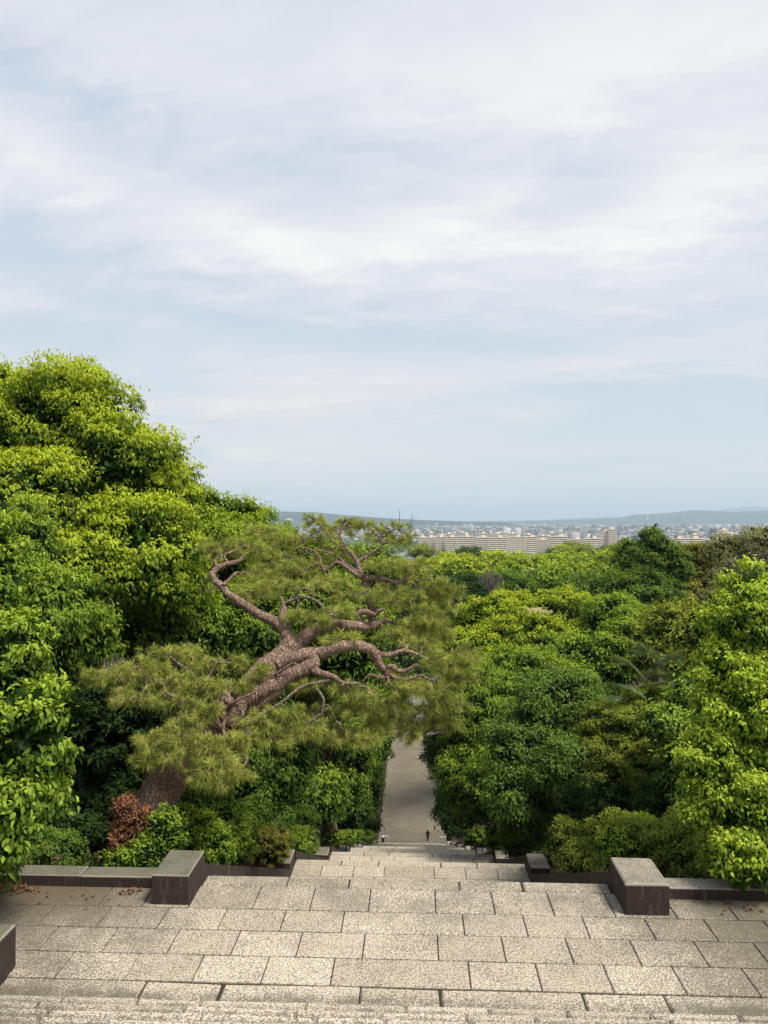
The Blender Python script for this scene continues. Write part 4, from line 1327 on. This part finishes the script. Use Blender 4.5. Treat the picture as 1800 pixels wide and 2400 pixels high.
    for (zx, zy, hw, hh, Y) in pads:
        c = B(zx, zy, Y)
        s = .5425 * Y / F
        ra, rb = hw * s, hh * s
        d = sk - np.array(c)
        near = Vector(sk[np.argmin(np.sum(d * d, axis=1))])
        m = near.lerp(c, .5) + Vector((r.uniform(-.1, .1), 0, -.04))
        p, q = smooth_path([near, m, c - Vector((0, 0, rb * .3))], [.03, .022, .012], 4, .9, r)
        twig.tube(p, q, 5)
        n = int(35 * (hw * hh / 3600) ** .75)
        hub = []
        for j in range(max(4, n // 7)):
            a = r.uniform(0, 2 * PI)
            e = c + Vector((math.cos(a) * ra * r.uniform(.35, .85), math.sin(a) * ra * .6 * r.uniform(.3, .9), rb * r.uniform(-.5, .35)))
            mm = c.lerp(e, .5) + Vector((0, 0, r.uniform(-.05, .05)))
            s0 = c - Vector((0, 0, rb * .3))
            p, q = smooth_path([s0, mm, e], [.012, .009, .006], 3, 1.5, r)
            twig.tube(p, q, 4)
            hub.append(e)
        for j in range(n):
            a = r.uniform(0, 2 * PI); w = math.sqrt(r.random()) * r.uniform(.8, 1.3)
            t = c + Vector((math.cos(a) * ra * w, math.sin(a) * ra * .6 * w, rb * (r.uniform(-1.0, 1.0) * (1 - .4 * min(1, w * w)))))
            h = min(hub, key=lambda e: (e - t).length)
            out = (t - c)
            dr = (out.normalized() * .7 + (t - h).normalized() * .3 + Vector((r.uniform(-.3, .3), r.uniform(-.3, .3), r.uniform(.05, .7)))).normalized()
            st = t - dr * .12
            if (h - st).length < 1.2:
                fine.tube([h, h.lerp(st, .5) + Vector((0, 0, -.02)), st], [.006, .005, .004], 3, False)
            for i in range(2):
                tp_.append(tuple(st + dr * (.04 + .05 * i) + Vector((r.uniform(-.02, .02), r.uniform(-.02, .02), r.uniform(-.02, .02)))))
                td_.append(tuple(dr)); tl_.append(r.uniform(.13, .21))
            if zy > 600 and r.random() < .38 or r.random() < .06:
                cand.append((t + dr * .03, dr))
    twig.build('twigs', M['pine_twig'], root, True)['kind'] = 'stuff'
    fine.build('fine_twigs', M['pine_twig'], root, True)['kind'] = 'stuff'
    tp_, td_, tl_ = np.array(tp_), np.array(td_), np.array(tl_)
    NPT = 30
    n = len(tp_) * NPT
    ids = np.repeat(np.arange(len(tp_)), NPT)
    rn = nr.normal(size=(n, 3))
    ax = unit(td_[ids] * .85 + unit(rn) * .95 + np.array([0, 0, .05]))
    ln = tl_[ids] * nr.uniform(.75, 1.15, n)
    pos = tp_[ids] + td_[ids] * nr.uniform(-.03, .03, (n, 1))
    side = unit(np.cross(ax, nr.normal(size=(n, 3))))
    w = .0042
    v = np.empty((n, 3, 3), dtype=np.float32)
    v[:, 0] = pos + side * w
    v[:, 1] = pos - side * w
    v[:, 2] = pos + ax * ln[:, None] + np.array([0, 0, -1]) * (ln[:, None] ** 2) * 1.2
    tuft = nr.uniform(0, 1, (len(tp_), 1))[ids]
    col = (np.array([.15, .20, .032]) * (1 - tuft) + np.array([.47, .49, .12]) * tuft) * nr.uniform(.6, 1.5, (n, 1))
    f = np.arange(n * 3).reshape(-1, 3)
    TRI[0] += n
    o = link('needles', fast_mesh('needles', v.reshape(-1, 3), f, 3, np.repeat(col, 3, axis=0), mat=M['needle']), root)
    o['kind'] = 'stuff'
    mb = MB()
    for p, d in cand:
        u = (d * .3 + Vector((0, 0, 1))).normalized()
        mb.tube([p, p + u * .03, p + u * .055], [.006, .009, .003], 5)
    o = mb.build('pine_candles', flat_mat('pine_candle', (.50, .40, .22), .7, .2), root)
    o['kind'] = 'stuff'
    # long bare shoots above the top
    for a, b_, c_ in ((1357, 70, 28), (1412, 90, 45), (1404, 100, 65)):
        MB().tube([B(a, b_ + 20, 17.6), B(a, c_, 17.6)], [.008, .004], 5).build('shoot', M['bark'], root)


great_pine()

# ------------------------------------------------------------------ small things at the foot of the stairs
M['black'] = flat_mat('black_cloth', (.012, .012, .016), .9, .2)
M['skin'] = flat_mat('skin', (.35, .2, .14), .6, .3)
M['white_metal'] = flat_mat('white_paint', (.72, .70, .66), .5, .4)
M['dark_metal'] = flat_mat('dark_brown_metal', (.03, .02, .018), .5, .4)


def person(px, Y, zg, h):
    c = P(px, 1970, Y)
    root = tag(empty('person', (c.x, Y, zg)), 'person in dark clothes walking away, arms out, at the foot of the stairs', 'person')
    me = bpy.data.meshes.new('body')
    j = {'pel': (0, 0, .53), 'chest': (0, .02, .74), 'neck': (0, .02, .83), 'head': (0, .03, .88), 'crown': (0, .03, .965),
         'shl': (-.11, .02, .80), 'ell': (-.20, -.01, .66), 'hal': (-.17, .09, .55), 'shr': (.11, .02, .80), 'elr': (.20, .02, .66), 'har': (.19, -.05, .54),
         'hpl': (-.055, 0, .50), 'knl': (-.06, .07, .28), 'anl': (-.06, .02, .05), 'tol': (-.065, .11, .02),
         'hpr': (.055, 0, .50), 'knr': (.06, .0, .28), 'anr': (.06, -.12, .07), 'tor': (.065, -.04, .02)}
    rd = {'pel': .085, 'chest': .10, 'neck': .035, 'head': .055, 'crown': .05, 'shl': .05, 'ell': .036, 'hal': .024, 'shr': .05, 'elr': .036, 'har': .024,
          'hpl': .065, 'knl': .045, 'anl': .03, 'tol': .028, 'hpr': .065, 'knr': .045, 'anr': .03, 'tor': .028}
    names = list(j)
    ed = [('pel', 'chest'), ('chest', 'neck'), ('neck', 'head'), ('head', 'crown'), ('chest', 'shl'), ('shl', 'ell'), ('ell', 'hal'), ('chest', 'shr'), ('shr', 'elr'), ('elr', 'har'),
          ('pel', 'hpl'), ('hpl', 'knl'), ('knl', 'anl'), ('anl', 'tol'), ('pel', 'hpr'), ('hpr', 'knr'), ('knr', 'anr'), ('anr', 'tor')]
    me.from_pydata([tuple(v * h for v in j[n]) for n in names], [(names.index(a), names.index(b)) for a, b in ed], [])
    me.materials.append(M['black'])
    o = bpy.data.objects.new('body', me); COL.objects.link(o); o.parent = root
    sk = o.modifiers.new('skin', 'SKIN')
    for i, n in enumerate(names):
        me.skin_vertices[0].data[i].radius = (rd[n] * h * 1.28, rd[n] * h * 1.28)
    me.skin_vertices[0].data[0].use_root = True
    o.modifiers.new('sub', 'SUBSURF').levels = 2
    mb = MB().tube([Vector((0, .02 * h, .90 * h)), Vector((0, .02 * h, .94 * h)), Vector((0, .03 * h, .985 * h)), Vector((0, .03 * h, 1.0 * h))], [.055 * h, .066 * h, .055 * h, .01], 10)
    hr = mb.mesh('hair', flat_mat('dark_hair', (.01, .008, .007), .7, .3), True)
    oo = bpy.data.objects.new('hair', hr); COL.objects.link(oo); oo.parent = root
    for sx in (-.165, .185):
        hm = MB().tube([Vector((sx * h, .05 * h, .56 * h)), Vector((sx * h, .06 * h, .53 * h)), Vector((sx * h, .06 * h, .50 * h))], [.016 * h, .022 * h, .012 * h], 6).mesh('hand', M['skin'], True)
        oo = bpy.data.objects.new('hand', hm); COL.objects.link(oo); oo.parent = root


person(1002.5, 109.2, ROADZ, 1.52)


def barrier(pxa, pxb, Y, lab):
    a, b = P(pxa, 1970, Y).x, P(pxb, 1970, Y).x
    root = tag(empty('barrier', ((a + b) / 2, Y, ROADZ)), lab, 'barrier', 'white rails at the foot of the stairs')
    z0, z1_ = ROADZ, ROADZ + .85
    MB().tube([(a, Y, z1_), (b, Y, z1_)], [.055, .055], 8).build('rail', M['white_metal'], root)
    for x in (a, b):
        MB().tube([(x, Y, z0), (x, Y, z1_)], [.05, .05], 8).build('post', M['white_metal'], root)


barrier(899, 911, 108.5, 'white tubular rail at the foot of the stairs on the left')
barrier(1029.5, 1048.5, 108.5, 'white tubular rail at the foot of the stairs on the right, beside the dark sign')
c = P(1052, 1965, 107.6)
root = tag(empty('notice_board', (c.x, c.y, ROADZ)), 'dark upright notice board right of the white rail', 'sign')
MB().box(c.x - .04, c.x + .04, c.y + .04, c.y + .1, ROADZ, ROADZ + 1.5).build('post', M['dark_metal'], root)
MB().box(c.x - .38, c.x + .38, c.y - .03, c.y + .038, ROADZ + .65, ROADZ + 1.55).build('board', M['dark_metal'], root)
c = P(897.5, 1965, 107.8)
root = tag(empty('bollard', (c.x, c.y, ROADZ)), 'dark bollard with a pale cap left of the left white rail', 'bollard')
MB().tube([(c.x, c.y, ROADZ), (c.x, c.y, ROADZ + .95)], [.2, .18], 10).build('shaft', M['dark_metal'], root)
MB().tube([(c.x, c.y, ROADZ + .95), (c.x, c.y, ROADZ + 1.1), (c.x, c.y, ROADZ + 1.16)], [.2, .21, .08], 10).build('cap', M['white_metal'], root)


def crow():
    c = P(1533, 1244, 56)
    root = tag(empty('crow', tuple(c)), 'black crow perched on the top of the tall dark green tree', 'bird')
    Y = c.y

    def T(pts): return [c + Vector(p) for p in pts]
    MB().tube(T([(-.16, 0, .02), (-.08, 0, .12), (.02, 0, .26), (.08, 0, .38), (.12, 0, .46), (.17, 0, .50)]), [.03, .09, .12, .10, .07, .05], 10).build('body', M['black'], root, True)
    MB().tube(T([(.17, 0, .50), (.24, 0, .51), (.31, 0, .48)]), [.05, .03, .006], 8).build('beak', M['black'], root, True)
    MB().tube(T([(-.10, 0, .10), (-.22, 0, -.02), (-.32, 0, -.12)]), [.06, .045, .02], 6).build('tail', M['black'], root, True)
    for s in (-1, 1):
        MB().tube(T([(.06, .09 * s, .36), (-.06, .12 * s, .2), (-.24, .07 * s, .02)]), [.05, .06, .01], 6).build('wing', M['black'], root, True)
        MB().tube(T([(0, .04 * s, .16), (.02, .04 * s, -.08)]), [.015, .012], 5).build('leg', M['black'], root, True)


crow()

# ------------------------------------------------------------------ the town on the plain
PLAIN = -56.3
M['cream'] = flat_mat('cream_render', (.72, .63, .50), .85, .2, .08, .05)
M['para'] = flat_mat('balcony_parapet', (.78, .70, .58), .85, .2)
M['shade'] = flat_mat('window_band', (.20, .19, .19), .4, .4)
M['pinkish'] = flat_mat('pinkish_render', (.66, .54, .45), .85, .2)
M['town_white'] = flat_mat('white_building', (.62, .62, .60), .8, .2)
M['steel'] = flat_mat('pale_tower', (.75, .75, .75), .6, .3)


def apartment(px0, px1, Y, pyt, floors, lab, mat='cream', group='long apartment blocks on the plain', tank=True, depth=11, pyb=None):
    a, b = P(px0, 1220, Y).x, P(px1, 1220, Y).x
    zt = P(1100, pyt, Y).z
    z0 = PLAIN if pyb is None else P(1100, pyb, Y).z
    root = tag(empty('apartment_block', ((a + b) / 2, Y, PLAIN)), lab, 'building', group)
    MB().box(a, b, Y, Y + depth, PLAIN - .3, zt).build('wall', M[mat], root)
    MB().box(a - .3, b + .3, Y - 1.3, Y + depth + .3, zt, zt + .5).build('roof', M['para'], root)
    fh = 2.95
    n = min(floors, int((zt - PLAIN) / fh))
    w = MB().box(a + .6, b - .6, Y - .06, Y - .01, -.9, .9).mesh('window', M['shade'])
    pm = MB().box(a + .3, b - .3, Y - 1.3, Y - .07, -.75, .75).mesh('balcony', M['para'])
    for i in range(n):
        zc = zt - fh * (i + .45)
        o = link('window', w, root); o.location = (0 - 0, 0, zc); o.matrix_parent_inverse = Matrix.Translation(root.location).inverted()
        o = link('balcony', pm, root); o.location = (0, 0, zc - 1.35); o.matrix_parent_inverse = Matrix.Translation(root.location).inverted()
    if b - a > 12:
        for x in np.linspace(a, b, max(2, int((b - a) / 8)) + 1)[1:-1]:
            MB().box(x - .12, x + .12, Y - 1.33, Y - .02, PLAIN, zt).build('partition', M['cream'], root)
    if tank:
        xm = a + (b - a) * .6
        MB().box(xm - 2.5, xm + 2.5, Y + 3, Y + 8, zt + .5, zt + 3.6).build('roof_tank', M[mat], root)
    return root


blk = [(980, 998, 1230, 1260), (999, 1019, 1215, 1260), (1021, 1044, 1200, 1259), (1045, 1071, 1185, 1259), (1073, 1111, 1160, 1258.5), (1114, 1147, 1140, 1260), (1149, 1190, 1120, 1260), (1192, 1232, 1130, 1259), (1234, 1259, 1150, 1258.5)]
desc = ['westernmost', 'second', 'third', 'fourth', 'fifth', 'sixth', 'seventh', 'eighth', 'ninth']
for i, (a, b, Y, pt) in enumerate(blk):
    apartment(a, b, Y, pt, 8, ('leftmost' if i == 0 else desc[i]) + ' cream balcony block of the long apartment row, counting from the pine')
apartment(1259, 1284, 1150, 1266, 6, 'lower pinkish apartment block with a wall gable, right of the long row', 'pinkish')
apartment(1289, 1331, 1130, 1258, 7, 'darker banded apartment block between the long row and the pinkish tower', 'pinkish')
apartment(1333, 1370, 1180, 1264, 6, 'apartment block partly hidden by the small dark olive crown')
apartment(1370, 1412, 1160, 1262, 7, 'apartment block joined to the left side of the pinkish tower')
apartment(1414, 1426, 1170, 1246, 11, 'narrow left wing of the pinkish tower', 'pinkish')
apartment(1426, 1445, 1165, 1241, 13, 'pinkish stepped apartment tower above the trees', 'pinkish')
apartment(1448, 1485, 1190, 1264, 6, 'apartment block right of the pinkish tower')
apartment(1580, 1606, 1100, 1262, 7, 'cream apartment block right of the tall dark tree')
apartment(1608, 1650, 1120, 1262, 7, 'long banded apartment block above the olive-brown tree')
apartment(1652, 1700, 1110, 1264, 7, 'banded apartment block above the right end of the olive-brown tree')
apartment(1620, 1638, 1300, 1254, 8, 'peach coloured block behind the banded apartment block', 'pinkish')
apartment(1673, 1716, 1250, 1250, 8, 'cream stepped block left of the vine-hung tree')
apartment(1690, 1706, 1260, 1243, 12, 'upper tower of the cream stepped block', 'cream')
apartment(1718, 1790, 1200, 1262, 6, 'long block glimpsed behind the vine-hung tree')
back = [(1003, 1016, 1250), (1022, 1050, 1255), (1045, 1060, 1252), (1072, 1110, 1252), (1115, 1146, 1251), (1150, 1180, 1252), (1177, 1188, 1248), (1190, 1212, 1251), (1228, 1250, 1254), (1250, 1290, 1256), (1300, 1330, 1256)]
for i, (a, b, pt) in enumerate(back):
    apartment(a, b, 1420 + 25 * (i % 3), pt, 3, f'cream block behind the long apartment row, number {["one", "two", "three", "four", "five", "six", "seven", "eight", "nine", "ten", "eleven"][i]} from the pine', group='second row of apartment blocks')

# small town buildings, each its own object
trng = random.Random(77)
tcols = [(.50, .49, .46), (.36, .35, .33), (.42, .35, .30), (.24, .24, .27), (.62, .61, .58), (.28, .30, .34), (.35, .28, .23)]
tm = []
for i, c in enumerate(tcols):
    wall = flat_mat('town_wall', c, .85, .2)
    mb = MB().box(-.5, .5, -.5, .5, 0, 1)
    me = mb.mesh('town_house', wall)
    tm.append(me)
roofc = [flat_mat('town_roof', c, .7, .3) for c in ((.12, .13, .15), (.28, .28, .28), (.20, .12, .09), (.34, .35, .37))]
rm = [MB().box(-.53, .53, -.53, .53, 1.0, 1.07).mesh('roof', r_) for r_ in roofc]
wm = MB().box(-.42, .42, -.515, -.502, .35, .55).mesh('window', M['shade'])
for i in range(260):
    px = trng.uniform(600, 1800)
    Y = trng.choice([trng.uniform(780, 1080), trng.uniform(1450, 2600), trng.uniform(1450, 2600)])
    c = P(px, 1220, Y)
    w_, d_, h_ = trng.uniform(8, 26), trng.uniform(8, 16), trng.choice([5, 6, 6, 7, 8, 11])
    if Y < 1100: h_ = trng.choice([5, 6, 8]); 
    root = empty('town_building', (c.x, c.y, PLAIN))
    tag(root, 'small low town building on the plain among many alike', 'building', 'small buildings of the town')
    for nm, me in (('wall', tm[trng.randrange(len(tm))]), ('roof', rm[trng.randrange(4)]), ('window', wm)):
        o = bpy.data.objects.new(nm, me); COL.objects.link(o); o.parent = root
        o.scale = (w_, d_, h_)
# the far town reads as one mass
n = 16000
Yt = 1900 + 9000 * nr.random(n) ** 1.3
pxr = nr.uniform(560, 1850, n)
xx = (pxr - 975) / F * Yt
keep = np.sin(xx * .0023 + 1) * np.sin(Yt * .0011) + nr.random(n) * 1.2 > -.1
xx, Yt = xx[keep], Yt[keep]; n = len(xx)
sx = nr.uniform(6, 20, n) * (1 + Yt / 6000); sy = nr.uniform(6, 16, n); hz = nr.choice([5, 6, 8, 10, 15, 26], n, p=[.3, .32, .22, .12, .03, .01]) * nr.uniform(.8, 1.2, n)
base = np.array([[-.5, -.5, 0], [.5, -.5, 0], [.5, .5, 0], [-.5, .5, 0], [-.5, -.5, 1], [.5, -.5, 1], [.5, .5, 1], [-.5, .5, 1]])
v = base[None] * np.stack([sx, sy, hz], 1)[:, None, :]
rise = np.clip((Yt - 5000) / 6000, 0, 1) * 30
v = v + np.stack([xx, Yt, PLAIN + rise * 0], 1)[:, None, :]
fq = np.array([[4, 5, 6, 7], [0, 1, 5, 4], [1, 2, 6, 5], [3, 0, 4, 7], [2, 3, 7, 6]])
f = (np.arange(n)[:, None, None] * 8 + fq[None]).reshape(-1, 4)
pal = .72 * np.array([(.50, .49, .47), (.32, .31, .31), (.42, .34, .30), (.14, .16, .21), (.56, .56, .55), (.22, .24, .29), (.10, .11, .14), (.15, .17, .2)])
colr = pal[nr.integers(0, len(pal), n)] * nr.uniform(.8, 1.15, (n, 1))
mt, N, out = mat_new('far_town'); at = N.n('ShaderNodeAttribute', attribute_name='tint'); principled(N, out, at.outputs['Color'], .8, .2)
tag(link('distant_town', fast_mesh('distant_town', v.reshape(-1, 3), f, 4, np.repeat(colr, 8, axis=0), mat=mt)), kind='stuff')
# trees between the houses
n = 11000
Yt = 760 + 9000 * nr.random(n) ** 1.6
xx = (nr.uniform(560, 1850, n) - 975) / F * Yt
cl = np.sin(xx * .006 + 2) + np.sin(Yt * .004 + xx * .002)
keep = cl + nr.normal(size=n) * .6 > .2
xx, Yt = xx[keep], Yt[keep]; n = len(xx)
octa = np.array([[1, 0, 0], [0, 1, 0], [-1, 0, 0], [0, -1, 0], [0, 0, 1.1], [.6, -.6, .7], [-.6, -.6, .7]])
rs = nr.uniform(3, 8, n) * (1 + Yt / 5000)
v = octa[None] * np.stack([rs, rs, np.minimum(rs, 9)], 1)[:, None, :] + np.stack([xx, Yt, np.full(n, PLAIN + 1)], 1)[:, None, :]
fq = np.array([[0, 1, 4], [1, 2, 4], [2, 6, 4], [6, 5, 4], [5, 0, 4], [3, 5, 6], [3, 0, 5], [3, 6, 2]])
f = (np.arange(n)[:, None, None] * 7 + fq[None]).reshape(-1, 3)
colr = np.array([.045, .085, .03]) * nr.uniform(.6, 1.5, (n, 1))
tag(link('distant_trees', fast_mesh('distant_trees', v.reshape(-1, 3), f, 3, np.repeat(colr, 7, axis=0), mat=mt)), kind='stuff')


def hills(name, prof, Y, depth, seed, col=(.012, .030, .026)):
    """a ridge with real depth: profile in (px, py) of its crest"""
    r = random.Random(seed)
    pr = np.array(prof, dtype=float)
    xs = np.linspace(pr[0, 0], pr[-1, 0], 130)
    crest = np.interp(xs, pr[:, 0], pr[:, 1])
    ph = [r.uniform(0, 6) for _ in range(6)]
    rowsn = 16
    v = []
    for j in range(rowsn):
        t = j / (rowsn - 1)
        y = Y - depth * .6 + depth * 1.6 * t
        prof_t = math.sin(min(1, t / .6) * PI / 2) ** 1.4 if t < .6 else math.cos((t - .6) / .4 * PI / 2)
        for i, px in enumerate(xs):
            X = (px - 975) / F * Y
            H = max(0, P(975, crest[i], Y).z - PLAIN)
            nse = .5 + .5 * math.sin(i * .35 + ph[0] + j * .5) * math.sin(i * .13 + ph[1] - j * .8) * .6
            h = H * prof_t * (1 if .55 < t < .65 else .8 + .25 * nse) + (r.uniform(0, 1) * .015 * H)
            v.append((X, y, PLAIN - 2 + h + 1))
    n_ = len(xs)
    f = [(j * n_ + i, j * n_ + i + 1, (j + 1) * n_ + i + 1, (j + 1) * n_ + i) for j in range(rowsn - 1) for i in range(n_ - 1)]
    me = bpy.data.meshes.new(name); me.from_pydata(v, [], f)
    me.polygons.foreach_set('use_smooth', [True] * len(me.polygons))
    m, N, out = mat_new('wooded_hill')
    g = N.n('ShaderNodeNewGeometry')
    c = N.mix(N.ramp(N.noise(g.outputs['Position'], .004, 6, .7), .4, .6), col, tuple(x * 1.9 for x in col))
    principled(N, out, c, .95, .1)
    me.materials.append(m)
    tag(link(name, me), kind='structure')


hills('left_hills', [(380, 1208), (560, 1199), (640, 1197), (720, 1199), (770, 1204), (830, 1209), (900, 1214), (1000, 1219), (1100, 1222), (1200, 1224)], 7500, 1500, 1)
hills('middle_hills', [(1150, 1224), (1250, 1221), (1350, 1218), (1420, 1216), (1480, 1213), (1520, 1205), (1560, 1204), (1620, 1199), (1660, 1194), (1720, 1196), (1760, 1199), (1900, 1192), (2100, 1200)], 11500, 2500, 2)
hills('far_hills', [(900, 1223), (1050, 1222), (1200, 1219.5), (1300, 1218.5), (1380, 1214), (1450, 1210), (1500, 1213), (1650, 1208), (1740, 1191), (1790, 1184), (1850, 1190), (2100, 1190)], 21000, 4000, 3)


def mast(px, py0, py1, Y, w, lab, name='white_tower'):
    a, b = P(px, py0, Y), P(px, py1, Y)
    root = tag(empty(name, (a.x, Y, a.z)), lab, 'tower')
    MB().tube([(a.x, Y, a.z - 10), (a.x, Y, b.z)], [w, w * .7], 8).build('shaft', M['steel'], root)
    MB().tube([(a.x, Y, b.z - w * 2), (a.x, Y, b.z - w)], [w * 1.3, w * 1.3], 8).build('head', M['steel'], root)
    return root


mast(1518, 1217, 1203, 9300, 7, 'tall white tower in front of the right hand hills')
mast(1602, 1210, 1202, 9500, 4, 'thin white mast on the slope of the right hand hills')
mast(655, 1212, 1203, 5700, 3.2, 'white tower rising from a white building on the left hills')
c = P(650, 1213, 5690)
root = tag(empty('hill_building', (c.x, 5690, c.z - 6)), 'low white building at the foot of the tower on the left hills', 'building')
MB().box(c.x - 18, c.x + 22, 5680, 5700, c.z - 12, c.z + 2).build('wall', M['steel'], root)
MB().box(c.x - 18.5, c.x + 22.5, 5679, 5701, c.z + 2, c.z + 3).build('roof', M['steel'], root)
c = P(676, 1216, 5690)
root = tag(empty('hill_building', (c.x, 5690, c.z - 6)), 'second low white building right of the hill tower', 'building')
MB().box(c.x - 18, c.x + 30, 5680, 5700, c.z - 12, c.z).build('wall', M['steel'], root)
MB().box(c.x + 2, c.x + 18, 5682, 5698, c.z, c.z + 3).build('upper_storey', M['steel'], root)

# ------------------------------------------------------------------ the air
top = 520
m, N, out = mat_new('haze_air')
pv = N.n('ShaderNodeVolumePrincipled')
pv.inputs['Color'].default_value = (.70, .86, 1.0, 1)
pv.inputs['Density'].default_value = 8.5e-5
pv.inputs['Anisotropy'].default_value = 0.0
N.link(pv.outputs[0], out.inputs['Volume'])
HZ = MB().box(-41500, 41500, -70, 41000, -62, top).build('haze', m)
tag(HZ, kind='stuff')

print('TRIS', TRI[0])
